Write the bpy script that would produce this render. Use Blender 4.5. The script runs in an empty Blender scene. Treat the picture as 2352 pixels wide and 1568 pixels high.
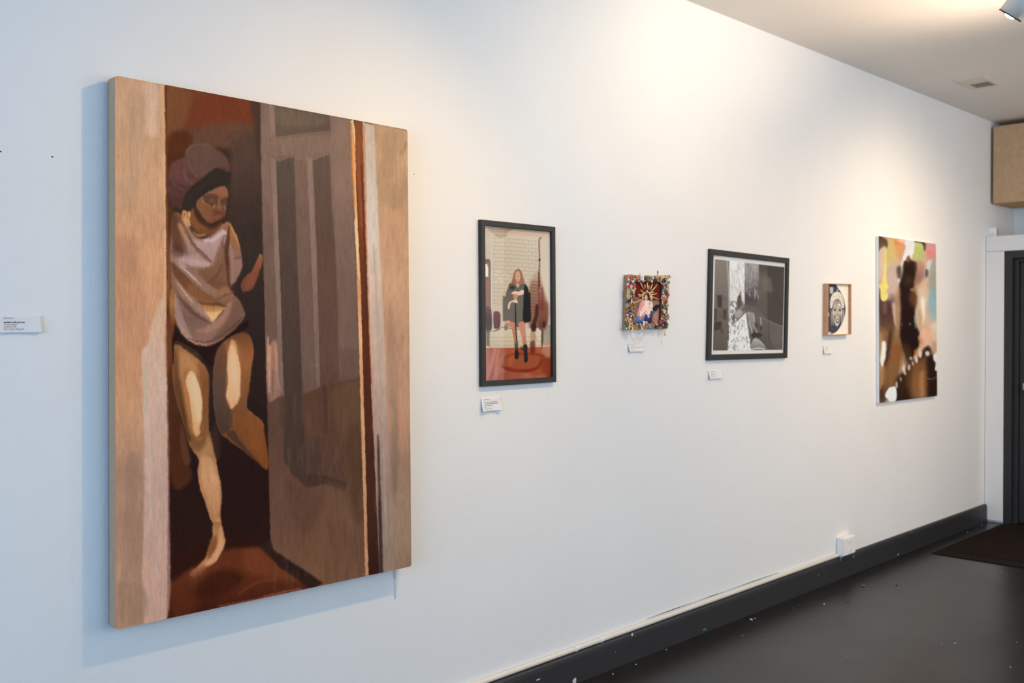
import bpy, bmesh, math, random
import numpy as np
from mathutils import Vector, Matrix

random.seed(7)
sc = bpy.context.scene
COL = sc.collection
PI = math.pi

# ------------------------------------------------------------------ camera
YAW, PITCH, ROLL = math.radians(45.411), math.radians(-0.988), math.radians(-0.155)
FPX, CAMD, CAMH = 2284.8, 2.7321, 1.5
PCX, PCY = 1176.0, 784.0
def cam_axes():
    f = np.array([math.sin(YAW)*math.cos(PITCH), math.cos(YAW)*math.cos(PITCH), math.sin(PITCH)])
    r = np.array([math.cos(YAW), -math.sin(YAW), 0.0])
    u = np.cross(r, f)
    c, s = math.cos(ROLL), math.sin(ROLL)
    return c*r+s*u, -s*r+c*u, f
CR, CU, CF = cam_axes()
CPOS = np.array([0.0, -CAMD, CAMH])
cd = bpy.data.cameras.new('camera'); co = bpy.data.objects.new('camera', cd); COL.objects.link(co)
cd.sensor_width = 36.0; cd.lens = 36.0*FPX/2352.0; cd.clip_start = 0.05; cd.clip_end = 100
co.matrix_world = Matrix(((CR[0], CU[0], -CF[0], CPOS[0]), (CR[1], CU[1], -CF[1], CPOS[1]),
                          (CR[2], CU[2], -CF[2], CPOS[2]), (0, 0, 0, 1)))
cd.dof.use_dof = True; cd.dof.focus_distance = 3.1; cd.dof.aperture_fstop = 4.5
sc.camera = co

# ------------------------------------------------------------------ world, lights, exposure
vs = sc.view_settings
sc.display_settings.display_device = 'sRGB'
vs.view_transform = 'Standard'; vs.look = 'None'; vs.exposure = 0.08; vs.gamma = 1.0; vs.use_curve_mapping = False
w = bpy.data.worlds.new('daylight_sky'); sc.world = w; w.use_nodes = True
w.node_tree.nodes['Background'].inputs[0].default_value = (0.59, 0.79, 0.95, 1)
w.node_tree.nodes['Background'].inputs[1].default_value = 2.456

def lamp(name, kind, loc, energy, color, target=None, **kw):
    d = bpy.data.lights.new(name, kind); d.energy = energy; d.color = color
    for k, v in kw.items(): setattr(d, k, v)
    o = bpy.data.objects.new(name, d); COL.objects.link(o); o.location = loc
    if target is not None:
        o.rotation_euler = (Vector(target)-Vector(loc)).to_track_quat('-Z', 'Y').to_euler()
    return o
lamp('daylight_front', 'AREA', (-4.35, -2.3, 1.65), 166, (0.285, 0.53, 0.93), (4.0, -1.6, 1.5), shape='RECTANGLE', size=3.8, size_y=2.6)
lamp('added_warm_fill', 'AREA', (6.0, -4.9, 1.9), 47, (1.0, 0.73, 0.517), (6.0, 0.0, 1.9), shape='RECTANGLE', size=2.4, size_y=2.0)  # soft warm fill added through the side opening, no room behind it
SP = dict(spot_size=math.radians(130), spot_blend=1.0, shadow_soft_size=0.03)
lamp('track_lamp_painting', 'SPOT', (2.55, -1.30, 2.86), 64, (1.0, 0.59, 0.16), (1.15, 0.0, 0.45), **{**SP, 'spot_size': math.radians(112)})
lamp('track_lamp_middle', 'SPOT', (3.25, -1.35, 2.90), 41, (1.0, 0.78, 0.513), (3.15, 0.0, 1.2), **SP)
lamp('track_lamp_visible', 'SPOT', (4.26, -1.31, 2.695), 10.7, (1.0, 0.5, 0.12), (4.2, 0.0, 0.9), **SP)
lamp('track_lamp_far', 'SPOT', (6.1, -1.45, 2.72), 88, (1.0, 0.752, 0.473), (6.2, 0.0, 0.8), **SP)
lamp('added_ceiling_spill', 'SPOT', (3.85, -1.05, 2.84), 19, (1.0, 0.83, 0.6), (3.95, -0.55, 3.03), **SP)  # spill light added without a fixture, brightens the ceiling
lamp('added_ceiling_uplight', 'SPOT', (4.85, -1.20, 2.35), 32, (1.0, 0.773, 0.575), (4.70, -0.95, 3.03), **SP)  # uplight added in mid-air without a fixture, makes the ceiling glow

# ------------------------------------------------------------------ helpers
def S(c):
    return tuple(((v/255.0)/12.92 if v/255.0 <= 0.04045 else ((v/255.0+0.055)/1.055)**2.4) for v in c)
def ray(px, py): return CF+(px-PCX)/FPX*CR-(py-PCY)/FPX*CU
def wp(px, py, t=0.0):
    """point of the gallery wall seen at a photo pixel, t metres in front of the wall"""
    v = ray(px, py); k = (-t-CPOS[1])/v[1]; return CPOS+k*v
def wx(px, py, X):
    v = ray(px, py); k = (X-CPOS[0])/v[0]; return CPOS+k*v
def fz(px, py, Z=0.0):
    v = ray(px, py); k = (Z-CPOS[2])/v[2]; return CPOS+k*v
def project(P):
    v = P-CPOS; z = v@CF
    return np.stack([PCX+FPX*(v@CR)/z, PCY-FPX*(v@CU)/z], -1)

def material(name, color, rough=0.6, metal=0.0, spec=0.5, var=0.06, vscale=8.0, bump=0.0, bscale=200.0, emit=None):
    m = bpy.data.materials.new(name); m.use_nodes = True
    nt = m.node_tree; b = nt.nodes['Principled BSDF']
    b.inputs['Roughness'].default_value = rough; b.inputs['Metallic'].default_value = metal
    b.inputs['Specular IOR Level'].default_value = spec
    tc = nt.nodes.new('ShaderNodeTexCoord')
    n = nt.nodes.new('ShaderNodeTexNoise'); n.inputs['Scale'].default_value = vscale; n.inputs['Detail'].default_value = 5
    nt.links.new(tc.outputs['Object'], n.inputs['Vector'])
    r = nt.nodes.new('ShaderNodeValToRGB')
    c = color
    r.color_ramp.elements[0].position = 0.3; r.color_ramp.elements[1].position = 0.7
    r.color_ramp.elements[0].color = (c[0]*(1-var), c[1]*(1-var), c[2]*(1-var), 1)
    r.color_ramp.elements[1].color = (min(1, c[0]*(1+var)), min(1, c[1]*(1+var)), min(1, c[2]*(1+var)), 1)
    nt.links.new(n.outputs['Fac'], r.inputs['Fac']); nt.links.new(r.outputs['Color'], b.inputs['Base Color'])
    if bump:
        n2 = nt.nodes.new('ShaderNodeTexNoise'); n2.inputs['Scale'].default_value = bscale; n2.inputs['Detail'].default_value = 3
        nt.links.new(tc.outputs['Object'], n2.inputs['Vector'])
        bp = nt.nodes.new('ShaderNodeBump'); bp.inputs['Strength'].default_value = bump; bp.inputs['Distance'].default_value = 0.002
        nt.links.new(n2.outputs['Fac'], bp.inputs['Height']); nt.links.new(bp.outputs['Normal'], b.inputs['Normal'])
    if emit:
        b.inputs['Emission Color'].default_value = (*emit[0], 1); b.inputs['Emission Strength'].default_value = emit[1]
    return m

def obj(name, bm, m, parent=None, smooth=False):
    me = bpy.data.meshes.new(name)
    if isinstance(bm, bmesh.types.BMesh):
        bmesh.ops.recalc_face_normals(bm, faces=bm.faces); bm.to_mesh(me); bm.free()
    else:
        me = bm; me.name = name
    if m: me.materials.append(m)
    if smooth:
        for p in me.polygons: p.use_smooth = True
    o = bpy.data.objects.new(name, me); COL.objects.link(o)
    if parent:
        o.parent = parent; o.matrix_parent_inverse = Matrix.Translation(-Vector(parent.location)) if parent.parent is None else Matrix.Identity(4)
    return o
def tag(o, label, cat, group=None):
    o['label'] = label; o['category'] = cat
    if group: o['group'] = group
    return o
def structure(o): o['kind'] = 'structure'; return o
def thing(name, loc, label, cat, group=None):
    o = bpy.data.objects.new(name, None); COL.objects.link(o); o.location = [float(v) for v in loc]; o.empty_display_size = 0.05
    return tag(o, label, cat, group)
def box(bm, x0, x1, y0, y1, z0, z1, bev=0.0):
    vs_ = [bm.verts.new((x, y, z)) for x in (x0, x1) for y in (y0, y1) for z in (z0, z1)]
    fs = [(0, 1, 3, 2), (4, 6, 7, 5), (0, 4, 5, 1), (2, 3, 7, 6), (0, 2, 6, 4), (1, 5, 7, 3)]
    faces = [bm.faces.new([vs_[i] for i in f]) for f in fs]
    if bev:
        es = list({e for f in faces for e in f.edges})
        bmesh.ops.bevel(bm, geom=es, offset=bev, segments=2, affect='EDGES', profile=0.5)
    return bm
def B(*a, **k): return box(bmesh.new(), *a, **k)
def tube(bm, pts, r, n=8, closed=False):
    pts = [Vector([float(c) for c in p]) for p in pts]; rings = []
    N = len(pts)
    for i, p in enumerate(pts):
        a = pts[(i-1) % N] if (closed or i > 0) else p
        b = pts[(i+1) % N] if (closed or i < N-1) else p
        d = (b-a).normalized()
        up = Vector((0, 0, 1)) if abs(d.z) < 0.9 else Vector((0, 1, 0))
        s = d.cross(up).normalized(); t = s.cross(d)
        rr = r[i] if isinstance(r, (list, tuple)) else r
        rings.append([bm.verts.new(p+(s*math.cos(2*PI*k/n)+t*math.sin(2*PI*k/n))*rr) for k in range(n)])
    for i in range(N if closed else N-1):
        A, Bq = rings[i], rings[(i+1) % N]
        for k in range(n): bm.faces.new((A[k], A[(k+1) % n], Bq[(k+1) % n], Bq[k]))
    if not closed:
        bm.faces.new(rings[0][::-1]); bm.faces.new(rings[-1])
    return bm
def lathe(bm, prof, origin, axis, n=24, cap=True):
    """prof: (radius, height) pairs turned about axis"""
    axis = Vector(axis).normalized(); o = Vector([float(c) for c in origin])
    up = Vector((0, 0, 1)) if abs(axis.z) < 0.9 else Vector((1, 0, 0))
    s = axis.cross(up).normalized(); t = axis.cross(s)
    rings = [[bm.verts.new(o+axis*h+(s*math.cos(2*PI*k/n)+t*math.sin(2*PI*k/n))*max(r, 1e-5)) for k in range(n)] for r, h in prof]
    for A, Bq in zip(rings, rings[1:]):
        for k in range(n): bm.faces.new((A[k], A[(k+1) % n], Bq[(k+1) % n], Bq[k]))
    if cap:
        bm.faces.new(rings[0][::-1]); bm.faces.new(rings[-1])
    return bm
def ball(bm, c, r, sx=1, sy=1, sz=1, u=14, v=9):
    M = Matrix.Translation(Vector([float(q) for q in c])) @ Matrix.Diagonal((r*sx, r*sy, r*sz, 1))
    bmesh.ops.create_uvsphere(bm, u_segments=u, v_segments=v, radius=1.0, matrix=M); return bm

# ------------------------------------------------------------------ the setting
def wall_paint(name, color, strength):
    m = material(name, color, rough=0.62, spec=0.35, var=0.012, vscale=2.5, bump=strength, bscale=130.0)
    return m
M_WALL = wall_paint('white_wall_paint', (0.83, 0.825, 0.815), 0.4)
M_CEIL = wall_paint('ceiling_paint', (0.80, 0.745, 0.68), 0.15)
M_TRIM = wall_paint('white_trim_paint', (0.78, 0.755, 0.72), 0.1)
M_BASE = material('charcoal_baseboard_paint', S((40, 40, 43)), rough=0.5, spec=0.5, var=0.12, vscale=18, bump=0.15, bscale=60)
M_BLACKDOOR = material('black_door_paint', S((33, 31, 30)), rough=0.55, var=0.08, vscale=12)

def floor_material():
    m = bpy.data.materials.new('dark_painted_concrete'); m.use_nodes = True
    nt = m.node_tree; L = nt.links.new; b = nt.nodes['Principled BSDF']
    tc = nt.nodes.new('ShaderNodeTexCoord')
    def noise(scale, detail=6, rough=0.6, stretch=None):
        n = nt.nodes.new('ShaderNodeTexNoise'); n.inputs['Scale'].default_value = scale
        n.inputs['Detail'].default_value = detail; n.inputs['Roughness'].default_value = rough
        if stretch:
            mp = nt.nodes.new('ShaderNodeMapping'); mp.inputs['Scale'].default_value = stretch
            mp.inputs['Rotation'].default_value = (0, 0, 0.6)
            L(tc.outputs['Object'], mp.inputs['Vector']); L(mp.outputs['Vector'], n.inputs['Vector'])
        else: L(tc.outputs['Object'], n.inputs['Vector'])
        return n
    def ramp(n, p0, c0, p1, c1):
        r = nt.nodes.new('ShaderNodeValToRGB'); e = r.color_ramp.elements
        e[0].position, e[1].position = p0, p1; e[0].color, e[1].color = (*c0, 1), (*c1, 1)
        L(n.outputs['Fac'], r.inputs['Fac']); return r
    base = ramp(noise(1.6, 8, 0.7), 0.35, S((21, 19, 18)), 0.68, S((32, 29, 27)))
    streak = ramp(noise(5.0, 8, 0.75, (1, 5, 1)), 0.36, (0.55, 0.53, 0.52), 0.56, (1, 1, 1))
    mul = nt.nodes.new('ShaderNodeMixRGB'); mul.blend_type = 'MULTIPLY'; mul.inputs[0].default_value = 0.55
    L(base.outputs[0], mul.inputs[1]); L(streak.outputs[0], mul.inputs[2])
    # flecks of pale paint
    vo = nt.nodes.new('ShaderNodeTexVoronoi'); vo.inputs['Scale'].default_value = 9.0
    L(tc.outputs['Object'], vo.inputs['Vector'])
    fl = nt.nodes.new('ShaderNodeValToRGB'); fl.color_ramp.elements[0].position = 0.035; fl.color_ramp.elements[1].position = 0.05
    fl.color_ramp.elements[0].color = (1, 1, 1, 1); fl.color_ramp.elements[1].color = (0, 0, 0, 1)
    L(vo.outputs['Distance'], fl.inputs['Fac'])
    pick = ramp(noise(3.1, 2), 0.54, (0, 0, 0), 0.60, (1, 1, 1))
    mm = nt.nodes.new('ShaderNodeMath'); mm.operation = 'MULTIPLY'
    L(fl.outputs[0], mm.inputs[0]); L(pick.outputs[0], mm.inputs[1])
    mx = nt.nodes.new('ShaderNodeMixRGB'); L(mm.outputs[0], mx.inputs[0]); L(mul.outputs[0], mx.inputs[1])
    mx.inputs[2].default_value = (*S((165, 160, 152)), 1)
    L(mx.outputs[0], b.inputs['Base Color'])
    rr = nt.nodes.new('ShaderNodeMapRange'); rr.inputs['To Min'].default_value = 0.26; rr.inputs['To Max'].default_value = 0.38
    L(noise(2.3, 6).outputs['Fac'], rr.inputs['Value']); L(rr.outputs[0], b.inputs['Roughness'])
    b.inputs['Specular IOR Level'].default_value = 0.42
    bp = nt.nodes.new('ShaderNodeBump'); bp.inputs['Strength'].default_value = 0.18; bp.inputs['Distance'].default_value = 0.002
    L(noise(14, 6).outputs['Fac'], bp.inputs['Height']); L(bp.outputs['Normal'], b.inputs['Normal'])
    return m
M_FLOOR = floor_material()
H = 3.03
XF, XB, YR = -4.0, 8.5, -4.6
floor = structure(obj('floor', B(XF-0.1, XB+0.1, YR-0.1, 0.1, -0.12, 0.0), M_FLOOR))
structure(obj('ceiling', B(XF-0.1, XB+0.1, YR-0.1, 0.1, H, H+0.12), M_CEIL))
wall_left = structure(obj('wall_left', B(XF-0.1, XB+0.1, 0.0, 0.1, 0.0, H), M_WALL))
structure(obj('wall_back', B(XB, XB+0.1, YR, 0.0, 0.0, H), M_WALL))
# right wall with openings cut for side light, front wall with the shop window: both behind the camera
bm = bmesh.new(); box(bm, XF, XB, YR-0.1, YR, 0, 0.9); box(bm, XF, XB, YR-0.1, YR, 2.9, H)
box(bm, XF, 1.3, YR-0.1, YR, 0.9, 2.9); box(bm, 3.9, 4.7, YR-0.1, YR, 0.9, 2.9); box(bm, 7.3, XB, YR-0.1, YR, 0.9, 2.9)
structure(obj('wall_right', bm, M_WALL))
bm = bmesh.new(); box(bm, XF-0.1, XF, YR, 0, 0, 0.35); box(bm, XF-0.1, XF, YR, 0, 2.95, H)
box(bm, XF-0.1, XF, -0.4, 0, 0.35, 2.95); box(bm, XF-0.1, XF, YR, YR+0.4, 0.35, 2.95)
structure(obj('wall_front', bm, M_WALL))

# low vestibule that holds the black door, against the back wall
XV = 7.88
bm = bmesh.new()
box(bm, XV, XV+0.12, -0.135, 0.0, 0, 2.15)
box(bm, XV, XV+0.12, -1.20, -0.135, 2.035, 2.15)
box(bm, XV, XV+0.12, YR+0.5, -1.20, 0, 2.15)
box(bm, XV+0.12, XB, YR+0.5, 0.0, 2.03, 2.15)
structure(obj('wall_vestibule', bm, M_TRIM))
bm = bmesh.new(); box(bm, XV-0.014, XV, -0.133, -0.002, 0.012, 2.035, 0.004); box(bm, XV-0.014, XV, -2.4, -0.002, 2.037, 2.152, 0.004)
structure(obj('trim_1', bm, M_TRIM))

door = structure(bpy.data.objects.new('door_1', None)); COL.objects.link(door); door.location = (XV+0.05, -0.66, 0)
bm = bmesh.new()
for a in ((XV-0.012, XV+0.1, -0.19, -0.135, 0.0, 2.035), (XV-0.012, XV+0.1, -1.20, -1.145, 0.0, 2.035), (XV-0.012, XV+0.1, -1.145, -0.19, 1.98, 2.035)):
    box(bm, *a, bev=0.003)
for a in ((XV+0.03, XV+0.1, -0.222, -0.19, 0.0, 1.98), (XV+0.03, XV+0.1, -1.145, -1.113, 0.0, 1.98), (XV+0.03, XV+0.1, -1.113, -0.222, 1.955, 1.98)):
    box(bm, *a, bev=0.003)
obj('door_frame', bm, M_BLACKDOOR, door)
obj('door_panel', B(XV+0.055, XV+0.1, -1.112, -0.224, 0.008, 1.953, bev=0.002), M_BLACKDOOR, door)
M_STEEL = material('brushed_steel', S((190, 188, 184)), rough=0.35, metal=0.85, var=0.04)
lk = obj('lock_plate', B(XV+0.035, XV+0.056, -0.33, -0.249, 1.00, 1.052, bev=0.004), M_STEEL, door)
bm = bmesh.new(); lathe(bm, [(0.012, 0), (0.012, 0.035), (0.02, 0.045), (0.022, 0.06), (0.014, 0.07)], (XV+0.036, -0.29, 1.026), (-1, 0, 0), 16)
obj('door_handle', bm, M_STEEL, door, True)

# baseboard with a rounded top edge, and chips of dried paint on it
bm = bmesh.new()
prof = [(0.0, 0.0), (-0.022, 0.0), (-0.022, 0.105), (-0.0205, 0.118), (-0.016, 0.127), (-0.010, 0.131), (0.0, 0.131)]
A = [bm.verts.new((XF, y, z)) for y, z in prof]; Bq = [bm.verts.new((XV-0.001, y, z)) for y, z in prof]
for i in range(len(prof)-1): bm.faces.new((A[i], A[i+1], Bq[i+1], Bq[i]))
bm.faces.new(Bq)
base = structure(obj('baseboard_left', bm, M_BASE))
M_CHIP = material('dried_white_paint', S((205, 203, 202)), rough=0.7)
M_TEALCHIP = material('dried_teal_paint', S((40, 120, 125)), rough=0.7)
for px, py, w_, h_, m in ((1452, 1457, 8, 9, M_CHIP), (1320, 1563, 12, 14, M_CHIP), (1236, 1560, 14, 3, M_CHIP), (1880, 1319, 3, 4, M_CHIP),
                          (1961, 1278, 3, 7, M_CHIP), (1931, 1285, 3, 8, M_CHIP), (2063, 1273, 4, 7, M_CHIP), (1618, 1445, 16, 6, M_TEALCHIP), (2094, 1220, 3, 5, M_CHIP),
                          (1414, 1496, 2, 3, M_CHIP), (1747, 1331, 6, 5, M_CHIP)):
    c = wp(px, py, 0.0222); k = 0.0016
    bm = bmesh.new(); n = 7
    vs_ = [bm.verts.new((c[0]+w_*k*0.7*math.cos(2*PI*i/n)*random.uniform(.7, 1.1), -0.0226, max(0.002, c[2]+h_*k*0.6*math.sin(2*PI*i/n)*random.uniform(.7, 1.1)))) for i in range(n)]
    f = bm.faces.new(vs_); r_ = bmesh.ops.extrude_face_region(bm, geom=[f])
    bmesh.ops.translate(bm, verts=[v for v in r_['geom'] if isinstance(v, bmesh.types.BMVert)], vec=(0, 0.0009, 0))
    obj('paint_chip', bm, m, base)

# nail holes and a hairline scuff in the wall paint
M_HOLE = material('dark_hole', (0.02, 0.02, 0.022), rough=0.9)
for px, py, r_ in ((1.5, 348, 0.0022), (120, 360, 0.0022), (951, 400, 0.0018), (268, 919, 0.0)):
    if r_:
        c = wp(px, py); bm = bmesh.new(); lathe(bm, [(r_, -0.003), (r_, 0.0006)], c, (0, -1, 0), 10); obj('nail_hole', bm, M_HOLE, wall_left)

# ------------------------------------------------------------------ painting engine (pigment laid on a fine grid)
def catmull(pts, closed=True, n=5):
    P = np.asarray(pts, float); N = len(P); out = []
    for i in range(N if closed else N-1):
        if closed: p0, p1, p2, p3 = P[(i-1) % N], P[i], P[(i+1) % N], P[(i+2) % N]
        else: p0, p1, p2, p3 = P[max(i-1, 0)], P[i], P[i+1], P[min(i+2, N-1)]
        for k in range(n):
            t = k/n
            out.append(0.5*(2*p1+(p2-p0)*t+(2*p0-5*p1+4*p2-p3)*t*t+(3*p1-p0-3*p2+p3)*t**3))
    if not closed: out.append(P[-1])
    return np.array(out)
def vnoise(x, y, seed):
    def h(i, j):
        n = (i*374761393+j*668265263+seed*144269) & 0x7fffffff
        n = (n ^ (n >> 13))*1274126177 & 0x7fffffff
        return ((n ^ (n >> 16)) & 0xffff)/65535.0
    xi, yi = np.floor(x).astype(np.int64), np.floor(y).astype(np.int64); fx, fy = x-xi, y-yi
    fx, fy = fx*fx*(3-2*fx), fy*fy*(3-2*fy)
    return (h(xi, yi)*(1-fx)+h(xi+1, yi)*fx)*(1-fy)+(h(xi, yi+1)*(1-fx)+h(xi+1, yi+1)*fx)*fy
def fbm(x, y, seed, o=4):
    s, a, t = 0, 1.0, 0
    for k in range(o): s = s+a*vnoise(x*2**k, y*2**k, seed+k); t += a; a *= 0.55
    return s/t-0.5
def smooth01(v): v = np.clip(v, 0, 1); return v*v*(3-2*v)
class Art:
    """quad: four world corners TL, TR, BR, BL; strokes are given in pixels of a view (sc, ox, oy) of the photograph"""
    def __init__(s, quad, nx, ny, base, warp=1.0, round_=0.0, soft=1.0):
        s.nx, s.ny = nx, ny
        TL, TR, BR, BL = [np.array(q, float) for q in quad]
        U, V = np.meshgrid(np.linspace(0, 1, nx), np.linspace(0, 1, ny))
        u, v = U[..., None], V[..., None]
        s.P = TL*(1-u)*(1-v)+TR*u*(1-v)+BR*u*v+BL*(1-u)*v
        s.U, s.V = U, V
        q = project(s.P.reshape(-1, 3)).reshape(ny, nx, 2)
        s.X = q[..., 0]; s.Y = q[..., 1]
        if warp:
            s.wX = s.X+warp*2*fbm(s.X/7, s.Y/9, 3); s.wY = s.Y+warp*2*fbm(s.X/7, s.Y/9, 11)
        else: s.wX, s.wY = s.X, s.Y
        s.C = np.zeros((ny, nx, 3))+np.array(base, float); s.v = (1, 0, 0)
        s.round = round_; s.soft = soft; s.wk = 1.0
    def view(s, sc_=1.0, ox=0, oy=0): s.v = (sc_, ox, oy)
    def tp(s, pts):
        a = np.asarray(pts, float); return np.stack([s.v[1]+a[:, 0]/s.v[0], s.v[2]+a[:, 1]/s.v[0]], 1)
    def _bb(s, p, m):
        x0, y0 = p.min(0)-m; x1, y1 = p.max(0)+m
        ok = (s.X >= x0) & (s.X <= x1) & (s.Y >= y0) & (s.Y <= y1)
        return np.nonzero(ok)
    def _col(s, col, idx):
        if isinstance(col, dict):   # vertical gradient {y: colour} in view pixels
            ys = sorted(col); yy = np.array([s.v[2]+k/s.v[0] for k in ys]); cc = np.array([col[k] for k in ys], float)
            return np.stack([np.interp(s.Y[idx], yy, cc[:, i]) for i in range(3)], -1)
        return np.array(col, float)
    def _blend(s, idx, mask, col, a, br):
        if br:
            mask = mask*np.clip(1+br*2*fbm(s.X[idx]/5, s.Y[idx]/22, 21), 0, 1)
        m = (mask*a)[:, None]; s.C[idx] = s.C[idx]*(1-m)+s._col(col, idx)*m
    def poly(s, pts, col, blur=1.5, a=1.0, curve=True, br=0.0):
        p = s.tp(pts); blur *= s.soft
        if curve: p = catmull(p)
        idx = s._bb(p, blur+3)
        if not len(idx[0]): return
        x, y = s.wX[idx], s.wY[idx]
        d2 = np.full(x.shape, 1e9); ins = np.zeros(x.shape, bool)
        for (ax, ay), (bx, by) in zip(p, np.roll(p, -1, 0)):
            ex, ey = bx-ax, by-ay; L = ex*ex+ey*ey+1e-9
            t = np.clip(((x-ax)*ex+(y-ay)*ey)/L, 0, 1)
            d2 = np.minimum(d2, (x-ax-t*ex)**2+(y-ay-t*ey)**2)
            if ay != by:
                c = ((ay > y) != (by > y)) & (x < ex*(y-ay)/(by-ay)+ax); ins ^= c
        d = np.sqrt(d2)*np.where(ins, 1, -1)
        s._blend(idx, smooth01(d/(2*blur)+0.5), col, a, br)
    def stroke(s, pts, w_, col, blur=1.0, a=1.0, br=0.0):
        blur *= s.soft
        p = catmull(s.tp(pts), False) if len(pts) > 2 else s.tp(pts)
        ws = np.interp(np.linspace(0, 1, len(p)), np.linspace(0, 1, len(w_) if isinstance(w_, (list, tuple)) else 2), w_ if isinstance(w_, (list, tuple)) else [w_, w_])
        ws = ws/2/s.v[0]*s.wk
        idx = s._bb(p, ws.max()+blur+3)
        if not len(idx[0]): return
        x, y = s.wX[idx], s.wY[idx]; best = np.full(x.shape, -1e9)
        for i in range(len(p)-1):
            (ax, ay), (bx, by) = p[i], p[i+1]; ex, ey = bx-ax, by-ay; L = ex*ex+ey*ey+1e-9
            t = np.clip(((x-ax)*ex+(y-ay)*ey)/L, 0, 1)
            best = np.maximum(best, ws[i]*(1-t)+ws[i+1]*t-np.hypot(x-ax-t*ex, y-ay-t*ey))
        s._blend(idx, smooth01(best/(2*blur)+0.5), col, a, br)
    def oval(s, cx, cy, rx, ry, col, blur=1.5, a=1.0, rot=0.0, br=0.0):
        c, n = math.cos(rot), math.sin(rot)
        s.poly([(cx+rx*math.cos(t)*c-ry*math.sin(t)*n, cy+rx*math.cos(t)*n+ry*math.sin(t)*c) for t in np.linspace(0, 2*PI, 20, endpoint=False)], col, blur, a, False, br)
    def grain(s, amp, sx, sy, seed=5):
        s.C *= 1+amp*2*fbm(s.X/sx, s.Y/sy, seed)[..., None]
    def brush(s, amp, a=0.5):
        """drag the wet paint a little: mixes in colour from nearby along short vertical brush marks"""
        for seed, kx, ky in ((31, 4, 15), (47, 9, 7)):
            dx = amp*2*fbm(s.X/kx, s.Y/ky, seed); dy = amp*4*fbm(s.X/kx, s.Y/ky, seed+5)
            i = np.clip(np.rint(np.arange(s.ny)[:, None]+dy), 0, s.ny-1).astype(int); j = np.clip(np.rint(np.arange(s.nx)[None, :]+dx), 0, s.nx-1).astype(int)
            s.C = s.C*(1-a)+s.C[i, j]*a
    def build(s, name, parent, m, g0=(1, 1, 1), gu=(0, 0, 0), gv=(0, 0, 0), off=(0, 0, 0)):
        ny, nx = s.ny, s.nx; P = s.P.copy()
        if s.round:
            Wd = np.linalg.norm(P[0, -1]-P[0, 0]); Hd = np.linalg.norm(P[-1, 0]-P[0, 0]); r = s.round
            ux, uz = s.U*Wd, s.V*Hd
            cx, cz = np.clip(ux, r, Wd-r), np.clip(uz, r, Hd-r); dx, dz = ux-cx, uz-cz; d = np.hypot(dx, dz)
            k = np.where(d > r, r/np.maximum(d, 1e-9), 1.0)
            nx_, nz_ = cx+dx*k, cz+dz*k
            u, v = (nx_/Wd)[..., None], (nz_/Hd)[..., None]
            TL, TR, BR, BL = s.P[0, 0], s.P[0, -1], s.P[-1, -1], s.P[-1, 0]
            P = TL*(1-u)*(1-v)+TR*u*(1-v)+BR*u*v+BL*(1-u)*v
        me = bpy.data.meshes.new(name)
        me.vertices.add(nx*ny); me.vertices.foreach_set('co', P.reshape(-1).astype(np.float32))
        i = (np.arange(ny-1)[:, None]*nx+np.arange(nx-1)[None, :]).reshape(-1)
        f = np.stack([i, i+nx, i+nx+1, i+1], -1).astype(np.int32); nf = len(f)
        me.loops.add(nf*4); me.loops.foreach_set('vertex_index', f.reshape(-1))
        me.polygons.add(nf); me.polygons.foreach_set('loop_start', np.arange(0, nf*4, 4, dtype=np.int32))
        me.update(calc_edges=True)
        c = np.clip(s.C/255.0, 0, 1); lin = np.where(c <= 0.04045, c/12.92, ((c+0.055)/1.055)**2.4)
        U, V = s.U[..., None]-0.5, s.V[..., None]-0.5
        lin = np.maximum((lin-np.array(off))/(np.array(g0)+np.array(gu)*U+np.array(gv)*V), 0.002)
        lin = lin*np.minimum(1.0, 0.93/lin.max(-1, keepdims=True))
        at = me.color_attributes.new('pigment', 'FLOAT_COLOR', 'POINT')
        at.data.foreach_set('color', np.concatenate([lin.reshape(-1, 3), np.ones((nx*ny, 1))], 1).astype(np.float32).reshape(-1))
        return obj(name, me, m, parent)
def pigment(name, rough=0.6, spec=0.3, weave=0.0, wscale=900):
    m = bpy.data.materials.new(name); m.use_nodes = True; nt = m.node_tree; b = nt.nodes['Principled BSDF']
    a = nt.nodes.new('ShaderNodeVertexColor'); a.layer_name = 'pigment'
    nt.links.new(a.outputs['Color'], b.inputs['Base Color'])
    b.inputs['Roughness'].default_value = rough; b.inputs['Specular IOR Level'].default_value = spec
    if weave:
        tc = nt.nodes.new('ShaderNodeTexCoord'); n = nt.nodes.new('ShaderNodeTexNoise'); n.inputs['Scale'].default_value = wscale
        nt.links.new(tc.outputs['Object'], n.inputs['Vector'])
        bp = nt.nodes.new('ShaderNodeBump'); bp.inputs['Strength'].default_value = weave; bp.inputs['Distance'].default_value = 0.001
        nt.links.new(n.outputs['Fac'], bp.inputs['Height']); nt.links.new(bp.outputs['Normal'], b.inputs['Normal'])
    return m
def quad_px(pts, t): return [wp(x, y, t) for x, y in pts]
def inset(Q, w_, t=None, wz=None):
    wz = w_ if wz is None else wz
    TL, TR, BR, BL = [np.array(q) for q in Q]
    ex = (TR-TL)/np.linalg.norm(TR-TL); ez = (BL-TL)/np.linalg.norm(BL-TL)
    R = [TL+ex*w_+ez*wz, TR-ex*w_+ez*wz, BR-ex*w_-ez*wz, BL+ex*w_-ez*wz]
    if t is not None: R = [np.array([q[0], -t, q[2]]) for q in R]
    return R
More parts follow.
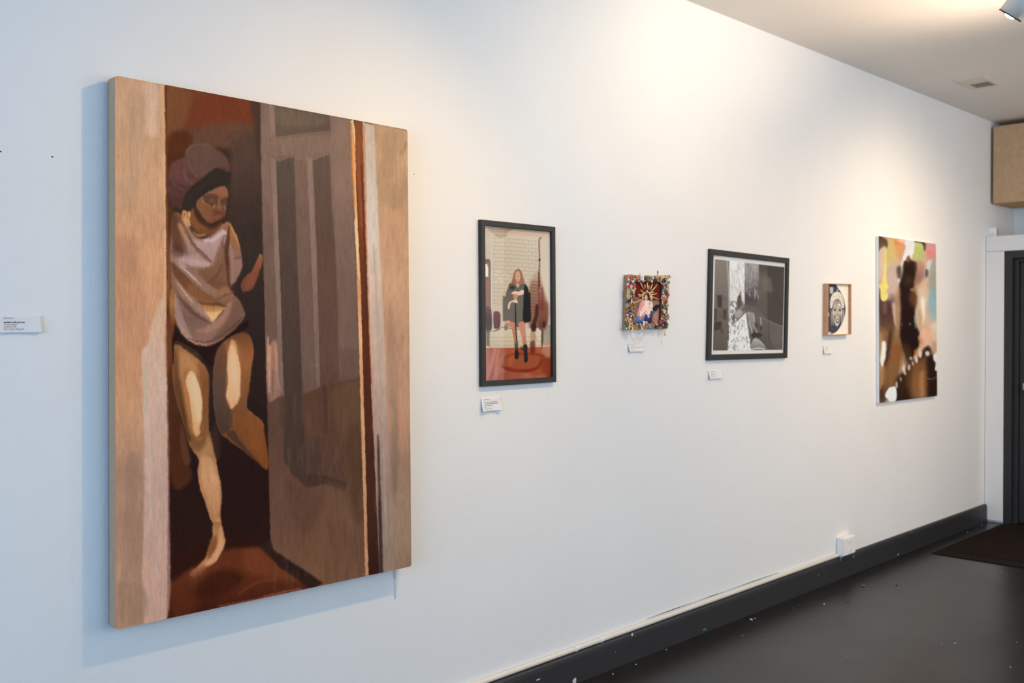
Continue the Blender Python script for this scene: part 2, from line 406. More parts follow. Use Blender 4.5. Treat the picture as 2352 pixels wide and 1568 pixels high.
def ring_frame(Q, w_, t0, t1, chamfer=0.0012, aspect=1.0):
    """mitred moulding: outer corners Q, bar width w_, from t0 (back) to t1 (front) before the wall"""
    bm = bmesh.new(); n = 4
    secs = [(0, t0), (0, t1-chamfer), (chamfer, t1), (w_-chamfer, t1), (w_, t1-chamfer), (w_, t0)]
    rings = [[bm.verts.new([float(c) for c in q]) for q in inset(Q, a, b, a*aspect)] for a, b in secs]
    for A, Bq in zip(rings, rings[1:]+rings[:1]):
        for k in range(n): bm.faces.new((A[k], A[(k+1) % n], Bq[(k+1) % n], Bq[k]))
    return bm
def slab(Q, t0, t1, bev=0.0, roundc=0.0):
    bm = bmesh.new()
    a = [bm.verts.new((float(q[0]), -t0, float(q[2]))) for q in Q]; b = [bm.verts.new((float(q[0]), -t1, float(q[2]))) for q in Q]
    bm.faces.new(a); bm.faces.new(b[::-1])
    se = []
    for k in range(4):
        f = bm.faces.new((a[k], a[(k+1) % 4], b[(k+1) % 4], b[k]))
    if roundc:
        es = [e for e in bm.edges if abs(abs(e.verts[0].co.y-e.verts[1].co.y)-(t1-t0)) < 1e-6]
        bmesh.ops.bevel(bm, geom=es, offset=roundc, segments=4, affect='EDGES', profile=0.5)
    return bm
def glass_material():
    m = bpy.data.materials.new('picture_glass'); m.use_nodes = True; nt = m.node_tree
    for n in list(nt.nodes): nt.nodes.remove(n)
    out = nt.nodes.new('ShaderNodeOutputMaterial'); mix = nt.nodes.new('ShaderNodeMixShader')
    tr = nt.nodes.new('ShaderNodeBsdfTransparent'); gl = nt.nodes.new('ShaderNodeBsdfGlossy'); gl.inputs['Roughness'].default_value = 0.02
    fr = nt.nodes.new('ShaderNodeFresnel'); fr.inputs['IOR'].default_value = 1.45
    ge = nt.nodes.new('ShaderNodeNewGeometry'); inv = nt.nodes.new('ShaderNodeMath'); inv.operation = 'SUBTRACT'; inv.inputs[0].default_value = 1.0
    fac = nt.nodes.new('ShaderNodeMath'); fac.operation = 'MULTIPLY'
    nt.links.new(ge.outputs['Backfacing'], inv.inputs[1]); nt.links.new(inv.outputs[0], fac.inputs[0]); nt.links.new(fr.outputs[0], fac.inputs[1])
    nt.links.new(fac.outputs[0], mix.inputs[0]); nt.links.new(tr.outputs[0], mix.inputs[1]); nt.links.new(gl.outputs[0], mix.inputs[2])
    nt.links.new(mix.outputs[0], out.inputs['Surface']); return m
M_GLASS = glass_material()
M_OIL = pigment('oil_paint_on_canvas', 0.8, 0.12, 0.2, 700)
M_PRINT = pigment('photographic_print', 0.6, 0.1)
M_ACRYLIC = pigment('acrylic_on_canvas', 0.7, 0.15, 0.15, 800)
M_PAPER_INK = pigment('ink_on_paper', 0.75, 0.2, 0.1, 500)
M_LINEN = material('raw_canvas_edge', S((176, 146, 120)), rough=0.9, spec=0.1, var=0.05, vscale=60, bump=0.3, bscale=900)
M_BLACKFRAME = material('black_wood_frame', S((33, 31, 29)), rough=0.55, var=0.12, vscale=25, bump=0.08, bscale=300)
M_WHITEBOARD = material('white_mat_board', (0.80, 0.79, 0.77), rough=0.8, var=0.01)

# ------------------------------------------------------------------ the large oil painting
Q = quad_px([(264, 173), (936, 298), (945, 1300), (266, 1446)], 0.060)
pa = thing('painting', (1.7, -0.02, 0.66), 'large unframed oil painting of a woman leaning in a dark doorway', 'painting')
art = Art(Q, 520, 840, (62, 45, 39), warp=1.0, round_=0.009)
V0 = (1, 0, 0)
# doorway gloom
art.poly([(378, 190), (600, 235), (600, 330), (378, 350)], {190: (118, 66, 42), 270: (112, 62, 41), 340: (92, 60, 46)}, 6, curve=False)
art.poly([(384, 200), (440, 210), (430, 270), (410, 330), (384, 350)], (128, 82, 52), 12, 0.75)
art.poly([(470, 215), (590, 238), (585, 285), (520, 300), (450, 300), (430, 280)], (116, 58, 37), 12, 0.8)
art.poly([(430, 300), (560, 280), (600, 320), (560, 345), (470, 335), (420, 360)], (100, 70, 56), 12, 0.8)
art.poly([(384, 320), (425, 300), (440, 330), (400, 420), (384, 440)], (86, 46, 28), 10, 0.9)
art.poly([(530, 320), (602, 290), (605, 560), (530, 560)], {300: (88, 66, 56), 400: (78, 59, 52), 470: (66, 50, 46), 560: (56, 44, 41)}, 10, curve=False)
art.poly([(574, 228), (600, 233), (604, 420), (585, 330)], (72, 55, 49), 5, 0.8, False)
art.stroke([(515, 322), (545, 300)], 2, (74, 52, 44), 1.5, 0.6)
art.poly([(540, 520), (606, 500), (625, 1250), (380, 1330), (380, 1010), (470, 800)], {520: (58, 46, 42), 700: (50, 39, 37), 880: (44, 32, 31), 1060: (38, 25, 24), 1250: (40, 25, 23)}, 8, curve=False)
art.poly([(385, 470), (402, 480), (398, 600), (402, 760), (400, 840), (384, 840)], (84, 50, 32), 4, 0.95)
art.poly([(384, 560), (396, 560), (398, 700), (384, 740)], (104, 62, 40), 4, 0.7)
art.poly([(384, 700), (398, 740), (402, 860), (418, 980), (432, 1060), (440, 1100), (400, 1120), (384, 1000)], (74, 42, 28), 6, 0.85)
art.poly([(418, 970), (430, 1020), (438, 1060), (425, 1066), (415, 1020)], (96, 60, 45), 4, 0.7)
# right half: the open door
art.poly([(598, 228), (803, 268), (806, 300), (812, 420), (818, 560), (824, 760), (828, 900), (834, 1060), (840, 1200), (846, 1330), (720, 1350), (622, 1255), (616, 1000), (612, 850), (606, 640), (602, 480), (599, 340)],
         {235: (127, 104, 90), 320: (136, 109, 95), 420: (128, 102, 91), 560: (113, 89, 79), 700: (107, 84, 75), 860: (104, 80, 72), 900: (92, 66, 56), 1000: (84, 60, 51), 1100: (91, 66, 55), 1250: (102, 74, 60), 1330: (110, 80, 62)}, 1.6, curve=False)
art.poly([(632, 240), (757, 262), (760, 300), (700, 306), (634, 314)], {240: (106, 89, 78), 310: (100, 83, 71)}, 2.5, curve=False)
art.poly([(640, 250), (740, 268), (740, 285), (650, 290)], (118, 98, 83), 10, 0.7)
art.poly([(618, 241), (629, 243), (630, 300), (622, 316)], (150, 120, 106), 1.2, curve=False)
art.stroke([(640, 318), (700, 310), (758, 306)], 3, (114, 93, 80), 2, 0.7)
art.poly([(770, 270), (803, 276), (815, 560), (822, 800), (780, 800), (770, 560), (764, 400)], {270: (142, 113, 99), 420: (140, 112, 98), 560: (124, 100, 89), 800: (116, 92, 83)}, 5, 0.75, False)
# tall panels
art.poly([(633, 372), (676, 360), (680, 480), (683, 600), (690, 740), (694, 900), (700, 1000), (700, 1118), (668, 1085), (652, 1058), (649, 860), (640, 600)], {365: (92, 78, 70), 470: (86, 70, 63), 600: (80, 65, 58), 800: (75, 59, 53), 950: (70, 55, 49), 1100: (66, 52, 45)}, 1.8, curve=False)
art.poly([(700, 1000), (740, 1000), (742, 1112), (700, 1120)], {990: (80, 58, 50), 1110: (66, 50, 43)}, 4, 0.8, False)
art.poly([(675, 365), (706, 370), (712, 560), (722, 860), (725, 895), (697, 905), (690, 740), (683, 560)], {365: (122, 97, 85), 560: (112, 88, 79), 860: (108, 86, 78)}, 2.5, 0.75, False)
art.poly([(622, 357), (634, 372), (637, 470), (642, 600), (647, 740), (651, 900), (652, 910), (640, 915), (637, 760), (630, 580), (626, 450)], {360: (142, 115, 103), 560: (138, 113, 103), 700: (130, 107, 98), 900: (108, 88, 82)}, 1.2, curve=False)
art.poly([(718, 368), (757, 354), (762, 480), (769, 560), (775, 700), (779, 870), (782, 1000), (745, 1010), (735, 890), (727, 560)], {360: (101, 83, 73), 450: (97, 77, 67), 600: (97, 73, 63), 800: (97, 71, 62), 950: (86, 62, 53)}, 2.2, curve=False)
art.poly([(705, 354), (717, 368), (721, 460), (726, 560), (731, 720), (735, 888), (726, 892), (720, 720), (714, 560), (709, 450)], {360: (146, 118, 106), 560: (137, 112, 102), 720: (128, 104, 96), 890: (112, 90, 83)}, 1.1, curve=False)
art.poly([(706, 356), (757, 348), (757, 354), (720, 366)], (128, 104, 90), 1.5, 0.8, False)
art.poly([(624, 360), (676, 354), (676, 360), (637, 372)], (122, 100, 87), 1.5, 0.8, False)
# line of shade across the door and the ruddy lower half
art.poly([(697, 905), (740, 888), (826, 866), (832, 940), (838, 1160), (745, 1010), (700, 1000)], (88, 62, 49), 1.6, 0.8, False)
art.poly([(760, 905), (826, 880), (832, 1000), (790, 1010)], (100, 72, 54), 12, 0.7)
art.poly([(740, 884), (748, 882), (756, 1010), (800, 1110), (790, 1115), (745, 1090)], (74, 52, 44), 3, 0.7, False)
art.poly([(742, 900), (745, 980), (786, 1100), (742, 1095), (745, 1010)], (92, 66, 57), 4, 0.6)
art.poly([(700, 1120), (700, 1088), (745, 1090), (797, 1110), (792, 1128), (745, 1112)], (66, 48, 41), 3, 0.8, False)
art.poly([(614, 905), (652, 896), (652, 1060), (668, 1085), (700, 1120), (690, 1180), (640, 1260), (622, 1255), (616, 1000)], {900: (90, 66, 58), 1000: (90, 65, 56), 1100: (93, 67, 57), 1250: (100, 72, 61)}, 2, 0.9, False)
art.poly([(742, 1120), (800, 1135), (820, 1200), (800, 1320), (720, 1335), (690, 1260)], (106, 76, 58), 18, 0.7)
art.poly([(795, 1000), (832, 990), (838, 1180), (810, 1180)], (82, 58, 43), 10, 0.7)
art.poly([(660, 1100), (740, 1150), (700, 1230), (670, 1180)], (88, 60, 50), 15, 0.6)
art.stroke([(668, 1115), (666, 1160)], 4, (80, 55, 47), 3, 0.6)
# warm light on the door's edge
art.poly([(612, 762), (618, 790), (636, 780), (640, 860), (646, 900), (638, 912), (616, 920), (612, 850)], {765: (128, 96, 80), 800: (168, 124, 101), 850: (166, 125, 107), 915: (140, 106, 94)}, 2.5, 0.95, br=0.4)
for x0, y0, x1, y1, w_, c in ((620, 795, 618, 900, 4, (196, 150, 122)), (632, 790, 636, 850, 5, (188, 138, 110)), (626, 800, 628, 850, 3, (140, 100, 84)), (627, 850, 626, 905, 5, (122, 92, 82)), (616, 775, 616, 830, 2, (214, 170, 138))):
    art.stroke([(x0, y0), (x1, y1)], [w_, w_*.6], c, 1.8, 0.8)
art.stroke([(640, 790), (645, 830), (649, 905)], 6, (126, 104, 98), 2, 0.7)
art.stroke([(719, 837), (724, 840), (729, 836)], 1.4, (150, 126, 112), 0.8, 0.8)
# threshold and floor
art.poly([(384, 1335), (440, 1300), (520, 1255), (590, 1250), (735, 1350), (640, 1380), (384, 1430)], {1250: (84, 44, 29), 1310: (90, 46, 29), 1380: (64, 32, 22), 1425: (52, 26, 20)}, 5, curve=False)
art.poly([(560, 1262), (590, 1256), (680, 1325), (640, 1330), (570, 1310)], (104, 56, 37), 10, 0.8)
art.poly([(450, 1335), (520, 1305), (560, 1330), (500, 1370), (440, 1370)], (52, 27, 20), 12, 0.8)
art.poly([(400, 1330), (440, 1320), (450, 1400), (400, 1420)], (82, 42, 28), 12, 0.6)
art.stroke([(550, 1362), (590, 1338), (630, 1330)], [4, 8], (98, 56, 38), 4, 0.7)
art.stroke([(500, 1392), (580, 1378), (640, 1362), (690, 1352)], [2, 6, 5], (150, 96, 82), 2.5, 0.55, br=0.5)
art.poly([(590, 1248), (622, 1240), (628, 1262), (742, 1338), (716, 1356), (640, 1300)], (46, 31, 28), 4, curve=False)
art.poly([(384, 1300), (470, 1240), (600, 1225), (590, 1255), (520, 1262), (440, 1305), (384, 1340)], (44, 24, 20), 8, 0.9)
# left jamb (wall) band
art.poly([(250, 165), (378, 190), (381, 400), (382, 700), (384, 900), (387, 1100), (386, 1300), (382, 1430), (250, 1460)],
         {190: (206, 162, 130), 330: (200, 156, 122), 450: (204, 158, 122), 560: (196, 148, 114), 640: (184, 136, 104), 720: (188, 142, 114), 830: (186, 140, 110), 930: (180, 138, 108), 1010: (170, 134, 112), 1100: (152, 122, 107), 1200: (146, 118, 105), 1330: (150, 124, 112), 1440: (140, 114, 101)}, 1.6, curve=False)
art.poly([(334, 190), (362, 196), (360, 300), (340, 310), (332, 260)], (216, 180, 154), 7, 0.8)
art.poly([(300, 230), (335, 240), (320, 420), (290, 430)], (188, 152, 124), 14, 0.7)
art.poly([(275, 420), (310, 420), (310, 480), (275, 470)], (188, 150, 122), 12, 0.7)
art.poly([(270, 540), (320, 560), (310, 640), (268, 620)], (178, 132, 106), 14, 0.7)
art.poly([(320, 580), (378, 560), (380, 700), (345, 720)], (206, 156, 122), 12, 0.6)
art.poly([(268, 690), (330, 680), (325, 860), (268, 850)], (180, 132, 106), 14, 0.5)
art.poly([(350, 740), (378, 690), (384, 900), (387, 1100), (386, 1412), (328, 1422), (332, 1100), (328, 900), (325, 810), (340, 790)], {720: (200, 166, 142), 800: (196, 168, 152), 900: (190, 164, 152), 1000: (184, 158, 148), 1100: (172, 148, 142), 1250: (172, 148, 144), 1400: (164, 140, 132)}, 4, 0.95)
art.stroke([(333, 830), (334, 930), (342, 1050), (346, 1200)], [5, 8, 8, 4], (178, 164, 154), 4, 0.7)
art.poly([(290, 1060), (320, 1060), (328, 1250), (320, 1400), (280, 1420), (285, 1200)], (134, 110, 98), 10, 0.6)
art.poly([(276, 1340), (330, 1350), (330, 1420), (276, 1430)], (128, 110, 98), 10, 0.7)
art.stroke([(372, 200), (377, 300), (379, 430), (380, 560), (378, 700)], [7, 7, 9, 8, 3], (222, 170, 128), 3, 0.75)
art.stroke([(381, 196), (382, 430), (384, 640)], [3, 3, 3], (96, 48, 28), 1.5, 0.8)
art.stroke([(384, 900), (388, 1100), (386, 1400)], [3, 5, 4], (108, 72, 66), 2.5, 0.6)
# right jamb band
art.poly([(858, 280), (950, 300), (960, 1310), (900, 1316), (884, 1000), (876, 800), (868, 560)],
         {290: (190, 152, 117), 360: (198, 158, 122), 420: (186, 148, 114), 520: (198, 152, 119), 650: (200, 156, 122), 760: (186, 142, 114), 900: (186, 142, 115), 980: (184, 136, 108), 1060: (156, 120, 99), 1150: (152, 124, 104), 1250: (148, 122, 103), 1310: (136, 108, 90)}, 6, curve=False)
art.poly([(880, 310), (925, 312), (905, 400), (880, 460)], (176, 140, 110), 10, 0.7)
art.stroke([(934, 330), (922, 350)], 8, (150, 124, 92), 5, 0.6)
art.poly([(895, 420), (925, 440), (915, 480), (890, 470)], (168, 134, 104), 10, 0.7)
art.poly([(893, 700), (905, 760), (915, 900), (905, 1010), (893, 900)], (164, 128, 106), 8, 0.7)
art.stroke([(925, 770), (922, 800)], 5, (160, 122, 98), 5, 0.6)
art.poly([(903, 900), (915, 980), (912, 1110), (904, 1150), (898, 1000)], {900: (158, 126, 106), 1080: (122, 100, 88), 1150: (126, 104, 92)}, 6, 0.8)
art.stroke([(942, 1000), (943, 1120)], 5, (150, 110, 98), 4, 0.6)
art.poly([(832, 280), (860, 286), (866, 420), (872, 560), (880, 700), (886, 850), (892, 1000), (900, 1150), (906, 1316), (868, 1322), (862, 1150), (854, 950), (848, 800), (842, 640), (838, 480)],
         {290: (202, 180, 160), 400: (206, 188, 172), 480: (210, 194, 180), 560: (212, 192, 178), 680: (204, 178, 160), 800: (194, 166, 150), 900: (182, 154, 140), 1000: (164, 136, 124), 1100: (152, 126, 116), 1200: (140, 120, 110), 1310: (140, 118, 104)}, 3, curve=False)
art.stroke([(858, 560), (868, 760), (880, 1000), (888, 1250)], [4, 5, 6, 4], (170, 148, 134), 3, 0.5)
art.stroke([(836, 290), (842, 560), (850, 800), (856, 900)], [4, 4, 4, 2], (196, 120, 84), 1.8, 0.7)
# dark reveal and bright edge of the door
art.poly([(815, 276), (832, 280), (835, 420), (840, 560), (846, 750), (852, 900), (858, 1000), (866, 1180), (872, 1325), (846, 1325), (842, 1200), (836, 1000), (832, 860), (826, 640), (822, 480), (818, 380)],
         {280: (140, 82, 52), 400: (136, 74, 44), 500: (128, 68, 40), 600: (104, 58, 38), 700: (92, 50, 34), 900: (82, 44, 31), 1050: (72, 40, 31), 1200: (66, 38, 29), 1320: (52, 30, 25)}, 1.6, curve=False)
art.stroke([(829, 380), (836, 520), (842, 700), (850, 880)], [5, 4, 6, 6], (84, 44, 30), 2, 0.7)
art.stroke([(822, 300), (827, 420), (831, 520)], [5, 6, 4], (152, 84, 48), 2, 0.6)
art.stroke([(868, 1000), (872, 1150), (876, 1322)], [4, 7, 9], (44, 27, 25), 2.5, 0.8)
art.poly([(805, 275), (812, 276), (816, 320), (818, 420), (822, 520), (828, 640), (832, 780), (835, 900), (838, 1000), (841, 1120), (847, 1322), (839, 1322), (835, 1160), (830, 1000), (827, 880), (823, 740), (819, 620), (815, 500), (808, 360)],
         {275: (224, 164, 112), 360: (222, 162, 108), 480: (230, 172, 122), 560: (232, 180, 134), 660: (208, 146, 102), 760: (224, 168, 124), 880: (212, 154, 110), 1000: (204, 152, 112), 1120: (192, 140, 104), 1320: (188, 134, 98)}, 1.1, curve=False)
art.stroke([(806, 285), (809, 380), (814, 470)], [3, 4, 3], (206, 122, 66), 1.2, 0.8)
art.stroke([(810, 276), (814, 300), (815, 330)], [5, 4, 2], (242, 206, 160), 1.0, 0.9)
art.stroke([(818, 500), (817, 520), (825, 640)], [3, 6, 2], (244, 202, 156), 1.2, 0.7)
art.stroke([(843, 1200), (844, 1260)], 2, (120, 74, 52), 1, 0.8)
rb_ = random.Random(12)
for k in range(120):
    x = rb_.choice([rb_.uniform(268, 380), rb_.uniform(860, 940)]); y = rb_.uniform(210, 1380); c_ = rb_.choice([(208, 164, 132), (170, 126, 100), (190, 146, 116), (160, 124, 106)])
    art.stroke([(x, y), (x+rb_.uniform(-4, 6), y+rb_.uniform(15, 40)), (x+rb_.uniform(-6, 6), y+rb_.uniform(50, 90))], [2, rb_.uniform(5, 12), 2], c_, 4, 0.16)
for k in range(110):
    x = rb_.uniform(625, 830); y = rb_.uniform(880, 1320); c_ = rb_.choice([(112, 80, 64), (80, 56, 46), (98, 70, 54), (70, 48, 40)])
    art.stroke([(x, y), (x+rb_.uniform(-4, 4), y+rb_.uniform(15, 40)), (x+rb_.uniform(-6, 6), y+rb_.uniform(50, 90))], [2, rb_.uniform(4, 10), 2], c_, 3, 0.22)
# --- the figure ---
# arm on the door edge
art.wk = 1.8
art.view(3.919, 240, 500)
art.poly([(1230, 600), (1260, 540), (1330, 470), (1385, 350), (1405, 325), (1425, 350), (1415, 430), (1370, 560), (1330, 640), (1265, 665), (1235, 650)], {330: (150, 96, 68), 500: (124, 72, 52), 650: (112, 68, 52)}, 2.2)
art.poly([(1290, 530), (1350, 500), (1330, 600), (1280, 640)], (134, 76, 58), 4, 0.6)
# legs
art.view(3.919, 240, 860)
art.poly([(970, 470), (1010, 450), (1040, 700), (1000, 760), (960, 640)], (64, 44, 38), 8, 0.7)
art.poly([(985, -150), (1000, -260), (1060, -310), (1165, -370), (1290, -370), (1335, -280), (1342, -180), (1322, -60), (1303, 90), (1285, 200), (1285, 300), (1330, 350), (1385, 390), (1430, 445), (1445, 560), (1458, 640), (1475, 780), (1465, 855), (1420, 830), (1320, 740), (1200, 650), (1080, 560), (1030, 500), (1000, 380), (978, 200)],
         {-370: (104, 66, 44), -200: (150, 98, 64), 0: (138, 88, 56), 250: (116, 74, 48), 500: (112, 68, 40), 800: (118, 66, 34)}, 2.2)
art.poly([(985, -120), (1010, -250), (1080, -280), (1100, -150), (1090, 60), (1095, 250), (1140, 330), (1140, 470), (1060, 540), (1010, 430), (980, 200)], {-280: (104, 70, 50), 0: (90, 66, 56), 250: (78, 62, 58), 500: (68, 52, 48)}, 4, 0.9)
art.poly([(1170, 510), (1100, 530), (1180, 620), (1320, 740), (1420, 830), (1330, 720), (1240, 620)], (62, 46, 42), 4, 0.85)
art.poly([(1240, -340), (1310, -330), (1335, -200), (1318, -40), (1290, 200), (1225, 260), (1225, 60), (1225, -160)], {-330: (124, 76, 48), -100: (146, 92, 56), 200: (118, 76, 48)}, 3.5, 0.85)
art.poly([(1130, -290), (1180, -300), (1200, -180), (1222, -60), (1225, 60), (1222, 180), (1195, 260), (1140, 310), (1115, 250), (1095, 180), (1112, 60), (1105, -100)], {-290: (196, 142, 102), -150: (222, 176, 136), 0: (232, 190, 150), 100: (226, 182, 142), 300: (206, 158, 118)}, 3.0, 0.97)
art.stroke([(1150, -250), (1165, -60), (1175, 120)], [14, 26, 10], (238, 202, 166), 4, 0.6)
art.poly([(1290, 320), (1350, 370), (1420, 440), (1430, 560), (1420, 760), (1330, 660), (1220, 540), (1250, 420)], {320: (124, 78, 50), 450: (128, 76, 44), 760: (122, 70, 36)}, 4, 0.75)
art.stroke([(1285, 310), (1330, 355), (1385, 395), (1438, 465)], [3, 4, 3], (150, 98, 64), 1, 0.8)
art.poly([(1210, 560), (1260, 480), (1330, 560), (1300, 640)], (104, 66, 42), 8, 0.6)
# left leg
art.poly([(625, -250), (655, -275), (740, -215), (860, -125), (930, -25), (938, 100), (935, 250), (940, 480), (958, 560), (985, 680), (1005, 780), (1040, 950), (1055, 1100), (1045, 1280), (1075, 1440), (1082, 1520), (990, 1560), (960, 1500), (1000, 1390), (950, 1290), (900, 1130), (860, 1020), (838, 880), (850, 770), (800, 690), (750, 600), (720, 480), (690, 380), (650, 230), (618, 60), (612, -120)],
         {-275: (128, 88, 58), -150: (158, 108, 70), 100: (150, 98, 62), 400: (128, 84, 54), 560: (128, 86, 56), 800: (162, 116, 82), 1000: (168, 122, 88), 1250: (160, 114, 82), 1500: (146, 98, 66)}, 2.2)
art.poly([(620, -230), (660, -180), (690, 0), (720, 220), (760, 420), (790, 560), (750, 600), (700, 400), (650, 220), (618, 40)], {-230: (104, 70, 46), 100: (84, 54, 36), 500: (62, 40, 28)}, 6, 0.85)
art.poly([(860, -110), (935, 0), (938, 200), (930, 440), (900, 500), (885, 300), (870, 80), (830, -40)], {-110: (136, 88, 58), 100: (116, 72, 46), 450: (118, 76, 48)}, 5, 0.85)
art.poly([(670, -160), (720, -210), (800, -120), (850, -20), (800, 20), (760, -50), (720, -30), (680, 40)], (178, 128, 86), 8, 0.7)
art.poly([(735, 60), (765, -30), (805, -15), (835, 60), (862, 140), (878, 250), (872, 380), (860, 480), (855, 550), (820, 555), (795, 490), (780, 350), (765, 200), (745, 120)], {-30: (218, 176, 128), 60: (238, 204, 162), 200: (232, 196, 154), 380: (220, 178, 134), 550: (196, 148, 106)}, 2.6, 0.97)
art.stroke([(800, 20), (825, 150), (845, 300), (845, 420)], [20, 32, 28, 10], (246, 218, 180), 4, 0.8)
art.poly([(690, 60), (730, 60), (790, 340), (800, 520), (760, 520), (730, 300)], (176, 124, 82), 8, 0.55)
art.poly([(780, 560), (830, 570), (890, 520), (910, 560), (890, 640), (830, 690), (770, 620)], (110, 74, 48), 7, 0.8)
art.stroke([(820, 570), (850, 585), (880, 560)], [6, 12, 6], (150, 108, 72), 3, 0.7)
art.poly([(930, 560), (955, 590), (970, 690), (930, 740), (870, 740), (905, 640)], (170, 126, 90), 6, 0.75)
art.poly([(870, 760), (940, 740), (985, 800), (1020, 930), (1040, 1080), (1030, 1240), (985, 1240), (930, 1120), (880, 960)], {740: (188, 142, 104), 900: (196, 150, 112), 1080: (182, 136, 102), 1240: (176, 130, 98)}, 5, 0.8)
art.stroke([(905, 760), (930, 900), (970, 1060)], [14, 24, 14], (172, 124, 88), 5, 0.5)
art.stroke([(1045, 960), (1050, 1100), (1044, 1260)], 6, (110, 66, 42), 2, 0.5)
art.poly([(990, 1290), (1030, 1290), (1050, 1420), (1065, 1520), (1020, 1560), (1010, 1420)], (176, 130, 92), 4, 0.8)
art.stroke([(1020, 1320), (1035, 1420), (1045, 1540)], [10, 12, 12], (206, 164, 124), 3, 0.7)
art.stroke([(1000, 1330), (1040, 1335)], 6, (120, 76, 52), 3, 0.6)
# foot
art.view(4.26, 160, 1200)
art.poly([(1400, 20), (1470, 0), (1512, 150), (1515, 220), (1470, 320), (1420, 390), (1330, 440), (1240, 500), (1190, 520), (1180, 490), (1260, 420), (1330, 340), (1370, 230), (1400, 140)], {0: (150, 104, 70), 200: (164, 118, 84), 350: (168, 124, 92), 500: (132, 84, 60)}, 2.5)
art.poly([(1370, 200), (1430, 120), (1450, 200), (1420, 290), (1350, 350)], (112, 68, 42), 6, 0.85)
art.stroke([(1480, 60), (1478, 200), (1430, 320), (1340, 410)], [16, 30, 34, 20], (190, 148, 114), 4, 0.75)
art.poly([(1200, 470), (1300, 430), (1380, 410), (1300, 480), (1220, 540)], (138, 90, 64), 6, 0.8)
art.poly([(1150, 500), (1230, 480), (1350, 440), (1300, 540), (1230, 620), (1180, 600)], (92, 54, 38), 10, 0.5)
# underwear and torso
art.view(3.919, 240, 500)
art.poly([(600, 640), (650, 600), (650, 860), (620, 960), (590, 900), (585, 740)], {600: (136, 92, 58), 760: (158, 112, 74), 900: (128, 78, 48)}, 3)
art.stroke([(640, 680), (640, 800), (650, 880)], [6, 10, 6], (222, 178, 136), 2, 0.8)
art.poly([(560, 930), (630, 960), (620, 1060), (600, 1300), (560, 1400)], (110, 62, 38), 6, 0.8)
art.poly([(640, 970), (700, 1060), (830, 1140), (950, 1140), (1100, 1040), (1270, 930), (1300, 960), (1260, 1010), (1150, 1060), (1040, 1150), (1000, 1230), (985, 1330), (960, 1340), (930, 1330), (860, 1230), (740, 1150), (660, 1110), (622, 1120), (622, 1040)], (40, 25, 24), 2.2)
art.poly([(625, 1060), (622, 1300), (612, 1300), (612, 1120)], (40, 25, 24), 1.5)
# shirt base
art.wk = 2.1
art.poly([(610, -10), (660, -50), (740, 20), (770, 100), (830, 170), (900, 185), (980, 140), (1080, 50), (1110, 35), (1150, 80), (1195, 180), (1222, 290), (1240, 420), (1225, 480), (1180, 570), (1130, 640), (1155, 690), (1200, 720), (1250, 820), (1265, 880), (1210, 960), (1090, 1070), (950, 1150), (840, 1140), (740, 1090), (670, 1000), (625, 880), (640, 820), (640, 700), (600, 600), (600, 480), (590, 300), (600, 120)],
         {-20: (118, 80, 58), 120: (146, 112, 98), 250: (152, 120, 112), 420: (146, 112, 102), 560: (128, 92, 74), 720: (124, 90, 74), 880: (128, 98, 88), 1100: (134, 102, 90)}, 2.2)
art.poly([(600, 0), (650, -20), (690, 120), (720, 300), (700, 330), (640, 320), (600, 200)], {0: (92, 58, 42), 330: (96, 64, 52)}, 6, 0.9)
art.poly([(660, 60), (720, 80), (780, 190), (830, 300), (780, 320), (710, 220)], {60: (176, 126, 88), 160: (170, 130, 108), 300: (158, 124, 114)}, 5, 0.9)
art.poly([(790, 190), (900, 215), (1010, 180), (1080, 130), (1095, 200), (1050, 270), (1000, 330), (960, 420), (900, 440), (780, 400), (650, 380), (635, 310), (720, 320), (800, 330), (850, 290)], {140: (182, 152, 148), 300: (168, 138, 134), 420: (170, 138, 132)}, 4, 0.9)
art.stroke([(900, 205), (980, 195), (1070, 130), (1095, 190)], [10, 18, 22, 14], (204, 176, 176), 3, 0.85)
art.stroke([(640, 330), (720, 385), (830, 410), (930, 425)], [10, 26, 30, 20], (184, 154, 150), 4, 0.8)
art.stroke([(735, 130), (800, 240), (880, 320), (960, 395)], [6, 12, 12, 5], (104, 70, 56), 3, 0.8)
art.stroke([(660, 100), (720, 240), (740, 330)], [10, 14, 8], (100, 66, 50), 4, 0.6)
art.poly([(1010, 310), (1060, 230), (1090, 270), (1110, 400), (1120, 560), (1080, 590), (1000, 600), (920, 560), (840, 480), (900, 450), (990, 420)], {240: (134, 96, 76), 420: (122, 84, 62), 590: (116, 80, 58)}, 6, 0.85)
art.stroke([(1085, 160), (1060, 230), (1100, 300)], [8, 12, 6], (110, 76, 58), 3, 0.7)
art.stroke([(1130, 70), (1110, 200), (1100, 330), (1120, 470), (1120, 620)], [8, 20, 18, 22, 12], (84, 52, 36), 3, 0.9)
art.poly([(1130, 80), (1160, 110), (1210, 250), (1228, 350), (1190, 370), (1150, 280), (1130, 180)], {80: (172, 112, 66), 200: (146, 98, 66), 360: (138, 100, 84)}, 3, 0.95)
art.stroke([(1130, 60), (1170, 140), (1215, 260)], [6, 8, 3], (206, 148, 92), 2, 0.7)
art.poly([(1135, 380), (1190, 370), (1235, 420), (1220, 490), (1170, 580), (1135, 590), (1125, 480)], (146, 110, 98), 4, 0.9)
art.stroke([(1180, 365), (1225, 355)], 8, (98, 66, 54), 4, 0.7)
art.stroke([(1160, 300), (1150, 400), (1150, 560)], [6, 8, 6], (158, 122, 106), 3, 0.6)
